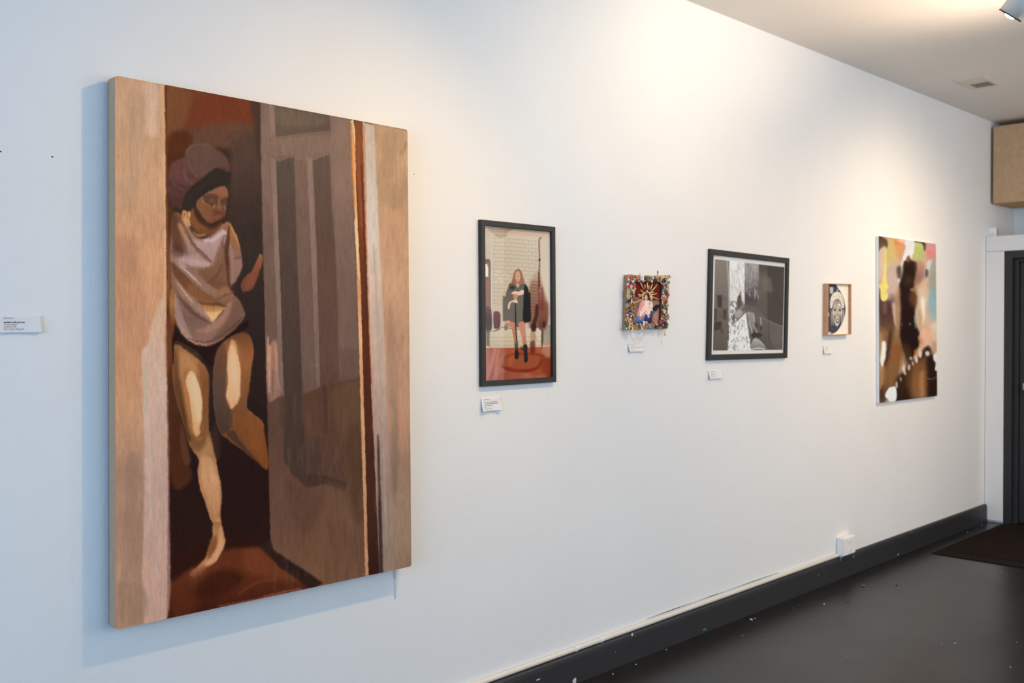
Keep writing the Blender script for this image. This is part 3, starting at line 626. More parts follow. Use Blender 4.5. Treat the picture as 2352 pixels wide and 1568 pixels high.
# dark folds and bright creases
art.poly([(1000, 560), (1120, 590), (1130, 640), (1010, 700), (900, 640)], (104, 68, 50), 6, 0.55)
art.poly([(640, 200), (720, 330), (640, 360), (600, 300)], (88, 56, 42), 6, 0.6)
art.stroke([(830, 300), (900, 360), (1000, 420)], [8, 12, 4], (122, 86, 74), 3, 0.6)
art.stroke([(1060, 420), (1010, 520), (930, 580)], [6, 12, 5], (98, 64, 46), 3, 0.7)
art.poly([(600, 400), (650, 430), (720, 500), (800, 590), (880, 660), (960, 720), (1040, 760), (1110, 800), (1060, 820), (960, 770), (860, 740), (760, 690), (690, 600), (620, 500)], {400: (92, 56, 38), 600: (112, 72, 46), 780: (104, 66, 44)}, 4, 0.85)
art.poly([(780, 600), (870, 650), (960, 730), (1000, 760), (900, 770), (800, 740), (740, 660)], (136, 92, 58), 6, 0.7)
art.stroke([(650, 420), (720, 470), (820, 550), (920, 630), (1040, 690), (1140, 700)], [8, 26, 34, 34, 30, 14], (146, 112, 98), 4, 0.85)
art.stroke([(690, 440), (760, 500), (870, 605)], [4, 9, 3], (206, 180, 168), 2, 0.8)
art.stroke([(670, 400), (700, 430), (740, 450)], [12, 20, 6], (186, 156, 148), 3, 0.7)
art.poly([(1000, 690), (1070, 620), (1130, 640), (1160, 690), (1120, 760), (1040, 740)], {620: (150, 104, 74), 760: (130, 90, 68)}, 5, 0.85)
art.stroke([(1020, 730), (1080, 700), (1150, 680)], [4, 6, 3], (96, 62, 46), 2.5, 0.8)
art.poly([(800, 760), (900, 770), (1010, 785), (1100, 800), (1080, 830), (1000, 920), (960, 930), (920, 880), (860, 840)], {760: (142, 94, 56), 820: (176, 126, 82), 920: (226, 178, 124)}, 3, 0.95)
art.poly([(900, 850), (1000, 845), (1060, 830), (1000, 915), (965, 925)], {830: (206, 158, 112), 920: (240, 200, 146)}, 3, 0.9)
art.stroke([(800, 745), (900, 775), (1010, 780), (1110, 805)], [6, 8, 8, 4], (84, 50, 32), 3, 0.7)
art.stroke([(640, 560), (700, 660), (780, 740), (860, 840), (960, 930)], [10, 26, 32, 34, 10], (150, 118, 106), 4, 0.85)
art.stroke([(660, 590), (740, 690), (800, 760)], [4, 9, 4], (190, 160, 150), 2, 0.8)
art.stroke([(660, 720), (740, 800), (830, 880), (960, 950)], [10, 20, 22, 8], (88, 60, 52), 5, 0.75)
art.poly([(640, 720), (690, 760), (760, 850), (860, 930), (960, 970), (940, 1010), (820, 1060), (740, 1060), (670, 990), (650, 880)], {720: (134, 108, 104), 900: (112, 86, 78), 1040: (128, 98, 86)}, 5, 0.8)
art.stroke([(650, 730), (670, 860), (720, 1000), (780, 1090)], [12, 26, 26, 12], (156, 128, 122), 4, 0.8)
art.stroke([(640, 870), (690, 990), (760, 1085), (850, 1140), (940, 1140)], [8, 12, 14, 10, 4], (166, 128, 114), 3, 0.8)
art.stroke([(1140, 770), (1090, 860), (1010, 950), (940, 1000), (840, 1020)], [14, 36, 36, 26, 10], (156, 116, 98), 4, 0.85)
art.stroke([(1075, 830), (1040, 880), (1000, 925)], [5, 8, 4], (92, 60, 44), 2, 0.7)
art.poly([(1150, 770), (1210, 760), (1250, 850), (1210, 950), (1080, 1050), (960, 1110), (1040, 1000), (1120, 900)], {760: (112, 82, 70), 1000: (108, 78, 68)}, 6, 0.8)
art.stroke([(1240, 900), (1150, 990), (1030, 1080), (930, 1120)], [10, 14, 14, 6], (84, 56, 48), 4, 0.6)
art.stroke([(760, 1085), (850, 1115), (950, 1110)], [5, 6, 3], (96, 62, 48), 1.5, 0.7)
# neck, collar
art.wk = 1.5
art.view(6.031, 360, 300)
art.poly([(470, 1090), (540, 1100), (620, 1220), (760, 1310), (900, 1270), (880, 1330), (800, 1420), (700, 1460), (600, 1440), (520, 1370), (470, 1260)], {1090: (124, 80, 56), 1300: (126, 78, 52), 1450: (104, 66, 46)}, 3)
art.poly([(520, 1100), (600, 1200), (700, 1300), (850, 1260), (880, 1300), (760, 1370), (640, 1310), (540, 1200)], (70, 46, 36), 5, 0.85)
art.poly([(370, 1100), (440, 1105), (468, 1130), (462, 1230), (470, 1320), (400, 1320), (360, 1240), (350, 1160)], {1100: (186, 132, 88), 1250: (196, 142, 96), 1320: (180, 134, 102)}, 2.5)
art.stroke([(430, 1120), (420, 1200)], [8, 4], (76, 48, 36), 1.5, 0.8)
art.stroke([(385, 1140), (370, 1200)], [8, 4], (80, 50, 36), 1.5, 0.7)
art.stroke([(455, 1120), (455, 1180)], 8, (226, 184, 142), 1.5, 0.8)
art.stroke([(475, 1330), (520, 1420), (600, 1480), (690, 1450)], [10, 14, 16, 8], (104, 62, 38), 2.5, 0.8)
art.stroke([(510, 1400), (580, 1450), (660, 1440)], [6, 16, 12], (204, 150, 92), 2.5, 0.8)
art.stroke([(890, 1330), (960, 1290), (1030, 1320)], [14, 24, 12], (172, 110, 68), 3, 0.85)
art.stroke([(300, 1200), (400, 1370), (500, 1530)], [10, 22, 12], (108, 70, 52), 4, 0.7)
# head wrap and face
art.poly([(128, 720), (170, 560), (200, 470), (300, 400), (390, 370), (400, 280), (460, 210), (560, 180), (680, 190), (800, 240), (920, 320), (1000, 440), (1010, 580), (840, 540), (640, 680), (470, 800), (420, 900), (360, 1000), (340, 1090), (220, 1070), (160, 980), (140, 860)], {180: (104, 76, 64), 350: (98, 70, 62), 500: (95, 64, 58), 700: (90, 57, 54), 900: (84, 54, 48), 1080: (78, 54, 47)}, 3.5)
art.poly([(195, 600), (240, 470), (380, 400), (440, 500), (500, 620), (560, 660), (480, 770), (360, 760), (260, 720)], (104, 66, 62), 6, 0.7)
art.poly([(410, 380), (520, 240), (700, 220), (900, 330), (980, 480), (820, 520), (640, 640), (520, 640), (440, 500)], (100, 74, 65), 8, 0.8)
art.stroke([(400, 330), (460, 230), (600, 188), (720, 200)], [5, 12, 14, 5], (122, 92, 84), 4, 0.6)
art.stroke([(420, 410), (460, 500), (560, 640)], [6, 12, 5], (122, 88, 82), 3, 0.6)
art.stroke([(380, 560), (400, 650), (480, 720)], [26, 20, 6], (122, 80, 76), 4, 0.75)
art.stroke([(200, 560), (200, 660), (250, 760), (400, 840)], [6, 12, 12, 5], (112, 74, 70), 4, 0.6)
art.stroke([(140, 760), (200, 850), (320, 900)], [8, 12, 5], (112, 72, 68), 4, 0.6)
art.stroke([(300, 720), (380, 770), (460, 770)], [10, 14, 5], (70, 45, 42), 4, 0.6)
art.stroke([(440, 600), (500, 640), (540, 660)], [30, 20, 6], (78, 54, 50), 6, 0.6)
art.stroke([(150, 900), (200, 1040), (300, 1110)], [6, 10, 16], (64, 44, 38), 4, 0.8)
art.poly([(640, 900), (720, 840), (910, 765), (975, 800), (990, 900), (960, 940), (945, 1000), (955, 1080), (945, 1160), (900, 1230), (800, 1270), (720, 1275), (640, 1210), (570, 1110), (550, 1010), (570, 950)], {765: (142, 96, 70), 900: (136, 90, 66), 1050: (126, 82, 58), 1270: (116, 74, 52)}, 2.2)
art.poly([(570, 960), (640, 960), (760, 1060), (780, 1140), (760, 1260), (660, 1200), (580, 1100)], (130, 84, 58), 6, 0.7)
art.poly([(880, 960), (960, 960), (955, 1080), (930, 1190), (850, 1230), (870, 1100), (890, 1020)], {960: (112, 78, 62), 1200: (104, 70, 54)}, 5, 0.85)
art.poly([(650, 920), (740, 885), (850, 920), (850, 990), (800, 1030), (730, 1020), (670, 980)], (88, 60, 48), 5, 0.9)
art.poly([(900, 950), (960, 930), (950, 1000), (900, 1020), (880, 990)], (82, 58, 50), 5, 0.85)
art.stroke([(670, 975), (740, 1025), (820, 1020)], [4, 8, 4], (56, 37, 31), 2, 0.85)
art.oval(770, 970, 42, 24, (112, 80, 66), 4, 0.8)
art.stroke([(650, 915), (740, 880), (850, 910)], [4, 9, 6], (66, 44, 36), 3, 0.7)
art.stroke([(630, 970), (680, 1010), (740, 1040)], [6, 10, 4], (166, 116, 84), 3, 0.7)
art.stroke([(860, 950), (870, 1050), (880, 1110)], [8, 12, 12], (152, 106, 82), 3, 0.7)
art.stroke([(800, 1015), (790, 1070)], [10, 5], (190, 142, 116), 2.2, 0.8)
art.stroke([(935, 1040), (945, 1080)], [8, 5], (158, 118, 98), 2.2, 0.7)
art.poly([(780, 1100), (860, 1080), (930, 1110), (890, 1150), (800, 1140)], (98, 58, 42), 5, 0.7)
art.stroke([(790, 1160), (850, 1140), (910, 1150)], [8, 12, 6], (92, 50, 40), 2.5, 0.85)
art.stroke([(800, 1190), (850, 1195), (890, 1180)], [6, 14, 6], (140, 86, 68), 3, 0.7)
art.stroke([(880, 1060), (890, 1120)], [6, 8], (150, 96, 76), 2.5, 0.6)
art.poly([(520, 1100), (560, 1090), (640, 1210), (720, 1280), (860, 1240), (930, 1180), (900, 1270), (760, 1335), (640, 1290), (550, 1190)], (62, 41, 32), 4, 0.85)
art.poly([(345, 1085), (380, 920), (460, 800), (580, 700), (700, 600), (780, 545), (850, 515), (960, 570), (1025, 590), (1020, 700), (980, 790), (920, 760), (800, 800), (660, 880), (560, 960), (520, 1060), (440, 1110), (380, 1100), (290, 1130), (220, 1100), (260, 1050)], {515: (54, 45, 41), 800: (50, 42, 38), 1100: (52, 43, 36)}, 2.5)
art.stroke([(400, 1000), (480, 880), (640, 760), (820, 640)], [20, 30, 30, 16], (58, 48, 45), 8, 0.7)
art.wk = 1.0
art.view(*V0)
art.brush(1.5, 0.4); art.grain(0.05, 30, 60, 5); art.grain(0.07, 3, 20, 9); art.grain(0.04, 1.2, 1.2, 13)
art.build('painted_canvas', pa, M_OIL, (0.768, 0.785, 0.834), (0.32, 0.19, 0.04), (-0.40, -0.29, -0.15), (0.006, 0.005, 0.005))
obj('canvas_edge', slab(Q, 0.018, 0.0597, roundc=0.009), M_LINEN, pa)
bm = ring_frame(inset(Q, 0.004), 0.035, 0.006, 0.019)
obj('stretcher_bar', bm, material('shade_dark_stretcher', S((70, 56, 44)), rough=0.8, var=0.15, vscale=30), pa)  # wood darkened so its colour stands for the shadow behind the canvas
bm = bmesh.new(); tube(bm, [wp(907.5, 1290, 0.004), wp(908, 1320, 0.004), wp(907, 1345, 0.003), wp(908.5, 1375, 0.002)], 0.0011, 6)
tube(bm, [wp(905.5, 1290, 0.004), wp(905.5, 1320, 0.004), wp(907, 1328, 0.003)], 0.0011, 6)
obj('hanging_cord', bm, material('pale_cord', S((190, 190, 192)), rough=0.9), pa)

# ------------------------------------------------------------------ framed portrait photograph
Q = quad_px([(1105.5, 503.8), (1276, 521), (1278.4, 877), (1108, 888)], 0.018)
fr = thing('framed_photograph', (2.79, 0, 1.27), 'tall narrow black frame holding a colour photograph of a standing woman', 'framed photograph', 'black framed pictures')
obj('frame_moulding', ring_frame(Q, 0.021, 0.0012, 0.018), M_BLACKFRAME, fr)
Qi = inset(Q, 0.0195, 0.006)
obj('backing_board', slab(inset(Q, 0.015), 0.002, 0.005), M_WHITEBOARD, fr)
art = Art(Qi, 190, 400, (205, 190, 170), warp=0.35, soft=0.75)
art.view(7.127, 1080, 490)
art.poly([(0, 0), (1600, 0), (1600, 2000), (0, 2000)], {250: (206, 186, 166), 420: (205, 192, 174), 700: (200, 186, 168), 1200: (196, 182, 164), 1600: (192, 178, 158)}, 1, curve=False)
art.poly([(240, 180), (1340, 290), (1340, 410), (240, 290)], {200: (204, 172, 150), 400: (206, 180, 160)}, 2, 0.9, False)
art.poly([(270, 225), (740, 245), (640, 290), (560, 350), (430, 345), (340, 300)], (176, 146, 122), 2, 0.95, False)
art.poly([(340, 300), (600, 325), (570, 385), (500, 400), (420, 370)], (180, 168, 144), 2, 0.85)
art.stroke([(410, 362), (500, 372), (580, 362)], 10, (142, 128, 104), 1.5, 0.8)
for k in range(18):   # courses of the painted brick wall
    y = 400+k*63
    art.stroke([(360, y), (740, y+26), (1110, y+52)], 10, (166, 150, 130), 1.0, 0.6)
    for j in range(7): art.stroke([(400+j*112+(k % 2)*56, y+6+j*8), (400+j*112+(k % 2)*56, y+62+j*8)], 9, (168, 152, 132), 1.0, 0.5)
for cx, cy in ((470, 960), (440, 1010), (580, 1000), (500, 1060), (430, 1110), (520, 1110), (600, 1060)): art.oval(cx, cy, 36, 14, (224, 210, 190), 1.8, 0.45)
art.poly([(345, 300), (362, 300), (362, 1560), (345, 1560)], (212, 198, 180), 1, 0.6, False)
art.poly([(1155, 400), (1340, 420), (1340, 1600), (1180, 1600)], (203, 188, 170), 3, 0.9, False)
# door on the left
art.poly([(240, 745), (310, 745), (335, 790), (338, 1600), (240, 1600)], {750: (120, 88, 66), 900: (150, 112, 92), 1400: (144, 108, 92)}, 1.2, 0.95, False)
art.poly([(240, 825), (280, 830), (296, 900), (294, 1040), (240, 1030)], (226, 230, 234), 1, 1, False)
art.stroke([(240, 775), (310, 770)], 14, (108, 76, 56), 1, 0.8); art.stroke([(240, 1070), (320, 1075)], 10, (112, 82, 66), 1, 0.7)
art.stroke([(318, 780), (325, 1560)], 12, (120, 86, 68), 1, 0.7)
# chain and the veiled cone shape
art.poly([(1085, 930), (1130, 960), (1160, 1060), (1190, 1200), (1230, 1340), (1270, 1480), (1290, 1640), (1240, 1900), (990, 1900), (960, 1640), (955, 1300), (980, 1150), (1030, 1020)], {930: (186, 166, 146), 1080: (164, 138, 120), 1180: (138, 98, 84), 1350: (132, 88, 76), 1560: (122, 78, 70), 1900: (108, 66, 60)}, 7, 0.74)
for k in range(11): art.stroke([(985-k*2, 1110+k*52), (1060, 1116+k*52), (1130+k*4, 1122+k*52)], 12, (104, 66, 56), 1.4, 0.5)
art.stroke([(1165, 400), (1130, 440), (1135, 760), (1130, 1000), (1128, 1300), (1150, 1560)], [18, 26, 24, 34, 44, 60], (126, 78, 70), 1.2, 0.75)
for k in range(14): art.oval(1136, 460+k*62, 15, 12, (182, 150, 140), 1.0, 0.65)
art.oval(1135, 758, 18, 20, (72, 46, 40), 1, 0.9); art.stroke([(1065, 790), (1120, 770)], 10, (170, 148, 116), 1.5, 0.7)
art.stroke([(1120, 960), (1130, 1200)], [16, 24], (84, 48, 44), 1.5, 0.7)
art.stroke([(1180, 1220), (1190, 1560)], [22, 40], (112, 60, 56), 3, 0.7)
# figure
art.poly([(780, 908), (830, 940), (860, 1020), (890, 1130), (880, 1200), (820, 1180), (740, 1160), (670, 1160), (700, 1040), (720, 960)], {910: (148, 102, 84), 1150: (160, 112, 96)}, 1.4)
art.poly([(735, 1000), (760, 945), (805, 950), (820, 1020), (815, 1080), (785, 1125), (750, 1090)], {950: (192, 150, 126), 1060: (206, 164, 142), 1120: (196, 152, 130)}, 1.4)
art.stroke([(745, 1022), (765, 1024)], 7, (120, 82, 66), 0.8, 0.8); art.stroke([(787, 1024), (806, 1026)], 7, (120, 82, 66), 0.8, 0.8)
art.stroke([(770, 1086), (795, 1086)], 8, (160, 96, 84), 0.8, 0.8); art.stroke([(777, 1030), (776, 1062)], 6, (176, 132, 110), 0.8, 0.6)
art.poly([(530, 1350), (600, 1345), (640, 1360), (640, 1760), (530, 1760)], (110, 104, 98), 1.2, 1, False)
art.poly([(535, 1290), (590, 1280), (600, 1350), (530, 1350)], (196, 164, 130), 1.5, 0.9)
art.poly([(650, 1140), (740, 1160), (780, 1210), (830, 1160), (890, 1160), (905, 1300), (900, 1560), (890, 1830), (640, 1830), (600, 1560), (585, 1330), (620, 1210)], {1140: (104, 98, 94), 1500: (112, 106, 101), 1830: (108, 102, 96)}, 1.4)
art.poly([(755, 1150), (800, 1150), (778, 1215)], (198, 158, 134), 1.2)
art.oval(690, 1215, 40, 30, (60, 52, 50), 4, 0.8)
art.poly([(900, 1155), (940, 1210), (965, 1300), (985, 1290), (990, 1560), (985, 1760), (870, 1760), (870, 1500), (880, 1250)], {1160: (60, 50, 42), 1400: (46, 36, 32), 1760: (50, 38, 36)}, 2.0, 0.95)
art.poly([(670, 1310), (730, 1270), (790, 1280), (850, 1250), (880, 1270), (870, 1320), (800, 1340), (740, 1330)], (220, 190, 168), 1.5)
art.oval(742, 1360, 38, 44, (190, 134, 108), 2, 0.95); art.oval(760, 1340, 18, 30, (206, 150, 124), 2, 0.8)
art.poly([(640, 1450), (700, 1420), (745, 1400), (780, 1440), (760, 1470), (690, 1450), (660, 1480), (640, 1560), (620, 1560), (615, 1510)], (218, 186, 164), 1.4)
art.stroke([(742, 1470), (742, 1800)], [14, 22], (56, 48, 44), 1.2, 0.9)
art.view(5.807, 1080, 690)
# furnishing, hearth and floor
art.poly([(205, 100), (275, 110), (290, 300), (275, 400), (215, 420)], {100: (112, 80, 66), 250: (78, 46, 36), 400: (86, 58, 46)}, 2, 0.95)
art.poly([(215, 410), (290, 380), (262, 420), (262, 620), (213, 600)], (120, 102, 90), 2, 0.9, False)
art.poly([(262, 425), (340, 372), (560, 370), (760, 378), (900, 360), (950, 410), (948, 625), (262, 630)], {370: (198, 186, 166), 480: (196, 184, 162), 620: (188, 172, 150)}, 1.2, 1, False)
for y in (490, 545, 600): art.stroke([(262, y), (600, y-2), (948, y-6)], 6, (158, 142, 120), 0.8, 0.8)
for k in range(12):
    x = 270+k*60; art.stroke([(x, 425), (x+2, 488)], 4, (164, 148, 126), 0.7, 0.6); art.stroke([(x+30, 492), (x+32, 545)], 4, (164, 148, 126), 0.7, 0.6); art.stroke([(x, 548), (x+2, 600)], 4, (164, 148, 126), 0.7, 0.6)
art.poly([(310, 170), (350, 142), (395, 160), (405, 230), (395, 360), (350, 375), (315, 350)], {150: (110, 66, 50), 370: (92, 54, 40)}, 2)
art.stroke([(300, 412), (350, 396), (405, 378)], [8, 14, 8], (88, 58, 44), 1.2, 0.95); art.stroke([(410, 355), (660, 385)], 10, (108, 74, 60), 1.5, 0.7)
art.poly([(213, 632), (620, 628), (1090, 615), (1095, 1100), (213, 1100)], {620: (158, 84, 66), 760: (160, 98, 82), 900: (158, 96, 82), 1080: (152, 92, 80)}, 2, 1, False)
for x0, x1, c in ((235, 215, (184, 116, 94)), (330, 216, (190, 124, 104)), (420, 260, (140, 80, 64)), (380, 330, (186, 118, 98)), (520, 470, (150, 84, 68)), (600, 585, (166, 94, 76)), (820, 860, (142, 78, 66)), (1000, 1060, (130, 72, 60))):
    art.stroke([(x0, 660), (x1, 1085)], [40, 64], c, 2.5, 0.6)
art.poly([(420, 880), (470, 740), (600, 690), (800, 680), (1000, 710), (1080, 790), (1090, 900), (960, 1000), (700, 960), (500, 940)], (140, 78, 58), 5, 0.8)
art.stroke([(430, 880), (560, 930), (760, 935), (900, 890), (950, 800)], [30, 50, 44, 36, 20], (116, 50, 36), 3, 0.75)
art.stroke([(470, 760), (600, 715), (820, 710), (980, 740)], [26, 40, 40, 26], (128, 60, 40), 3, 0.6)
art.poly([(520, 740), (600, 740), (560, 860), (500, 850)], (170, 96, 66), 6, 0.6)
art.poly([(960, 720), (1060, 740), (1090, 900), (1090, 1030), (1000, 1000), (940, 880)], (112, 58, 48), 8, 0.55)
art.poly([(380, 1000), (520, 930), (700, 960), (640, 1060), (340, 1075)], (136, 76, 66), 8, 0.5)
# right-hand side
art.poly([(985, 330), (1095, 340), (1095, 560), (970, 590), (960, 420)], (150, 136, 124), 3, 0.9)
art.poly([(1045, 0), (1095, 0), (1095, 335), (1040, 320)], (200, 186, 168), 2, 0.9, False)
art.poly([(920, 20), (1030, 30), (1050, 150), (1030, 290), (980, 390), (910, 330), (900, 150)], {20: (120, 70, 64), 200: (118, 74, 64), 380: (80, 50, 42)}, 9, 0.62)
art.poly([(870, 60), (910, 70), (905, 200), (880, 300), (860, 400), (820, 400), (830, 280), (860, 200)], (72, 52, 48), 3, 0.85)
art.poly([(815, 320), (880, 330), (870, 410), (820, 410)], (62, 44, 38), 3, 0.85)
art.poly([(950, 420), (975, 400), (970, 600), (948, 610)], (80, 58, 46), 2, 0.8)
art.poly([(1000, 560), (1090, 560), (1085, 720), (1020, 760), (960, 680)], (176, 134, 112), 6, 0.6)
art.oval(985, 320, 22, 45, (76, 38, 36), 3, 0.7)
art.poly([(810, 420), (860, 420), (880, 520), (840, 560), (800, 500)], (160, 118, 98), 5, 0.7)
art.poly([(800, 560), (860, 545), (865, 680), (810, 700)], (96, 54, 40), 4, 0.8)
# legs and boots
art.poly([(540, 290), (600, 300), (612, 380), (632, 520), (632, 570), (590, 575), (575, 480), (550, 360)], {290: (196, 132, 112), 450: (176, 118, 100), 570: (170, 112, 94)}, 1.4)
art.poly([(645, 300), (720, 290), (740, 400), (748, 520), (755, 590), (705, 590), (690, 500), (660, 400)], {290: (192, 130, 112), 450: (188, 130, 112), 590: (168, 114, 96)}, 1.4)
art.stroke([(605, 300), (620, 560)], [22, 16], (70, 56, 50), 1.5, 0.75)
art.poly([(470, 290), (520, 260), (560, 320), (560, 350), (500, 340)], (186, 136, 112), 1.5); art.stroke([(490, 285), (520, 288)], 9, (236, 220, 206), 0.8, 0.9)
art.oval(478, 360, 26, 42, (118, 108, 100), 2, 0.8)
art.poly([(590, 575), (636, 545), (640, 640), (648, 720), (636, 775), (610, 782), (594, 760), (598, 660)], {560: (108, 98, 92), 640: (84, 74, 66), 680: (54, 44, 36), 780: (48, 40, 34)}, 1.5)
art.poly([(708, 600), (760, 595), (762, 700), (768, 790), (750, 822), (724, 820), (716, 720)], {600: (62, 46, 44), 700: (64, 54, 46), 820: (46, 38, 32)}, 1.5)
art.oval(690, 640, 22, 26, (70, 46, 44), 5, 0.7)
art.view(); art.grain(0.02, 1.5, 1.5, 3)
art.build('print', fr, M_PRINT, (0.762, 0.742, 0.727), (-0.16, -0.18, -0.22), (-0.22, -0.195, -0.16), (0.045, 0.037, 0.039))
obj('glass_pane', slab(inset(Q, 0.0195), 0.0085, 0.0105), M_GLASS, fr)

# ------------------------------------------------------------------ framed black and white print
Q = quad_px([(1632.5, 571), (1813.6, 593), (1808.8, 822), (1627, 827.5)], 0.017)
fr = thing('framed_print', (4.47, 0, 1.31), 'wide black frame with white border around a black and white print', 'framed print', 'black framed pictures')
obj('frame_moulding', ring_frame(Q, 0.028, 0.0012, 0.017), M_BLACKFRAME, fr)
obj('backing_board', slab(inset(Q, 0.02), 0.002, 0.004), M_WHITEBOARD, fr)
Qm = inset(Q, 0.0265, 0.006)
obj('mat_board', slab(Qm, 0.0042, 0.006), M_WHITEBOARD, fr)
Qi = [wp(x, y, 0.0068) for x, y in ((1642.7, 595), (1801.6, 613.3), (1797.3, 803), (1637.7, 804.8))]
art = Art(Qi, 260, 300, (108, 100, 94), warp=0.8, soft=1.0)
art.view(4.612, 1600, 550)
art.poly([(150, 180), (350, 200), (345, 900), (330, 1200), (150, 1200)], {200: (140, 130, 121), 500: (128, 118, 110), 800: (114, 105, 97), 1180: (100, 91, 84)}, 2, curve=False)
art.poly([(345, 200), (520, 230), (510, 700), (345, 900)], {220: (226, 222, 218), 700: (206, 202, 198)}, 1.5, curve=False)
art.stroke([(325, 215), (345, 560), (345, 800)], [14, 16, 20], (176, 166, 158), 1.2, 0.9); art.stroke([(335, 215), (350, 500)], 5, (90, 82, 76), 1, 0.7)
art.poly([(508, 240), (662, 258), (665, 720), (510, 700)], {250: (160, 154, 150), 400: (142, 134, 132), 520: (108, 98, 98), 620: (90, 80, 82), 720: (98, 90, 88)}, 1.5, curve=False)
art.poly([(662, 258), (760, 272), (760, 860), (640, 800), (640, 720)], {260: (88, 80, 74), 430: (108, 100, 94), 650: (100, 92, 86), 850: (96, 88, 82)}, 2, curve=False)
art.poly([(750, 272), (935, 290), (925, 930), (750, 860)], {280: (82, 74, 68), 520: (84, 75, 69), 900: (84, 75, 69)}, 3, 0.95, False)
art.poly([(700, 420), (780, 410), (800, 550), (720, 530)], (116, 107, 100), 5, 0.7)
art.poly([(510, 700), (640, 720), (760, 860), (940, 930), (920, 1180), (560, 1180), (540, 900)], {700: (106, 98, 92), 900: (104, 96, 90), 1180: (90, 82, 77)}, 2, curve=False)
art.poly([(760, 870), (930, 930), (910, 1170), (800, 1150), (770, 1050)], (102, 95, 90), 3, 0.9, False)
art.stroke([(660, 820), (760, 860), (930, 930)], 8, (128, 120, 114), 1.5, 0.7)
for k in range(16): art.stroke([(790+k*8, 900+k*4), (775+k*9, 1010+k*6)], 4, (122, 116, 110) if k % 2 else (84, 78, 74), 0.8, 0.5)
art.stroke([(760, 870), (770, 1060), (840, 1170)], [6, 10, 6], (76, 68, 62), 2, 0.7)
# torn bright sheet below
art.poly([(345, 900), (420, 880), (500, 790), (528, 775), (535, 860), (552, 990), (565, 1100), (575, 1175), (328, 1178), (345, 1040)], {780: (218, 216, 214), 1178: (228, 227, 226)}, 1.2, curve=False)
art.poly([(345, 840), (480, 760), (520, 740), (500, 800), (420, 860), (345, 910)], (126, 118, 112), 1.5, 0.95, False)
rnd = random.Random(4)
for k in range(230):
    x, y = rnd.uniform(335, 565), rnd.uniform(850, 1170); art.stroke([(x, y), (x+rnd.uniform(-8, 8), y+rnd.uniform(10, 34))], rnd.uniform(6, 16), rnd.choice([(112, 106, 102), (150, 146, 142), (240, 240, 240), (250, 250, 250)]), 0.8, 0.55)
for k in range(120):
    x, y = rnd.uniform(350, 505), rnd.uniform(230, 690); art.stroke([(x, y), (x+rnd.uniform(-6, 10), y+rnd.uniform(20, 60))], rnd.uniform(5, 14), rnd.choice([(190, 184, 180), (246, 244, 242), (172, 166, 162)]), 0.8, 0.4)
for k in range(70):
    x, y = rnd.uniform(520, 655), rnd.uniform(260, 600); art.stroke([(x, y), (x+rnd.uniform(-8, 6), y+rnd.uniform(20, 60))], rnd.uniform(6, 16), rnd.choice([(176, 170, 166), (116, 106, 104)]), 0.8, 0.4)
art.poly([(360, 650), (430, 660), (440, 610), (470, 545), (478, 640), (510, 690), (500, 760), (430, 820), (370, 870), (360, 760)], (108, 99, 94), 1.5, 0.8, False)
art.poly([(430, 640), (438, 595), (455, 590), (462, 545), (472, 600), (476, 690), (440, 740)], (98, 89, 85), 1.2, 0.95, False)
for k in range(40):
    x, y = rnd.uniform(355, 410), rnd.uniform(660, 890); art.stroke([(x, y), (x+rnd.uniform(4, 18), y+rnd.uniform(14, 40))], rnd.uniform(8, 18), rnd.choice([(236, 234, 232), (220, 218, 214), (104, 96, 92)]), 0.8, 0.75)
art.poly([(400, 800), (450, 740), (490, 770), (440, 830)], (168, 162, 157), 2, 0.85)
art.poly([(528, 775), (600, 780), (610, 870), (600, 960), (560, 1000), (540, 900)], {775: (156, 150, 145), 1000: (120, 112, 108)}, 2, 0.85)
art.stroke([(530, 790), (550, 920), (575, 990)], [10, 16, 8], (92, 84, 80), 2, 0.7)
for x0, y0, x1, y1 in ((605, 780, 612, 870), (560, 880, 590, 990), (675, 830, 685, 900), (600, 900, 640, 980)): art.stroke([(x0, y0), (x1, y1)], 9, (192, 187, 183), 1.2, 0.75)
art.poly([(610, 1050), (660, 1060), (740, 1150), (720, 1170), (570, 1150), (580, 1100)], {1050: (176, 170, 166), 1150: (128, 121, 117)}, 2, 0.9)
art.stroke([(660, 1060), (720, 1130)], 4, (210, 206, 204), 0.8, 0.8); art.stroke([(570, 1165), (660, 1150), (720, 1160)], [12, 14, 8], (204, 200, 198), 1.5, 0.8)
art.oval(608, 1010, 22, 24, (28, 25, 24), 2, 0.97); art.oval(660, 1012, 28, 20, (44, 40, 38), 3, 0.9); art.stroke([(610, 990), (640, 1010), (680, 1010)], 10, (40, 36, 34), 3, 0.7)
art.oval(680, 940, 10, 22, (64, 58, 54), 2, 0.8); art.oval(640, 910, 16, 24, (82, 74, 70), 3, 0.8)
# reflections of pictures across the room, painted into the print at left
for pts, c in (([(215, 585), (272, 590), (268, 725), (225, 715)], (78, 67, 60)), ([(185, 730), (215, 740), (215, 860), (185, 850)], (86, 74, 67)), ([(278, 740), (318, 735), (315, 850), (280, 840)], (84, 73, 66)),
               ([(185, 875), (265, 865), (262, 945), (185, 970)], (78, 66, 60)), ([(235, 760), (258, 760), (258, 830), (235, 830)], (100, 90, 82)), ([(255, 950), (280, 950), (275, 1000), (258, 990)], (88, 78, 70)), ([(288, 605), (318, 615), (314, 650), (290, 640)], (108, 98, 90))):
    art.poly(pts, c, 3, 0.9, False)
art.view(); art.grain(0.05, 3, 3, 3)
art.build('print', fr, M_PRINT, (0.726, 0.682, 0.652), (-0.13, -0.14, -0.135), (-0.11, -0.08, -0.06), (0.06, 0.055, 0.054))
obj('glass_pane', slab(inset(Q, 0.0265), 0.0085, 0.0105), M_GLASS, fr)

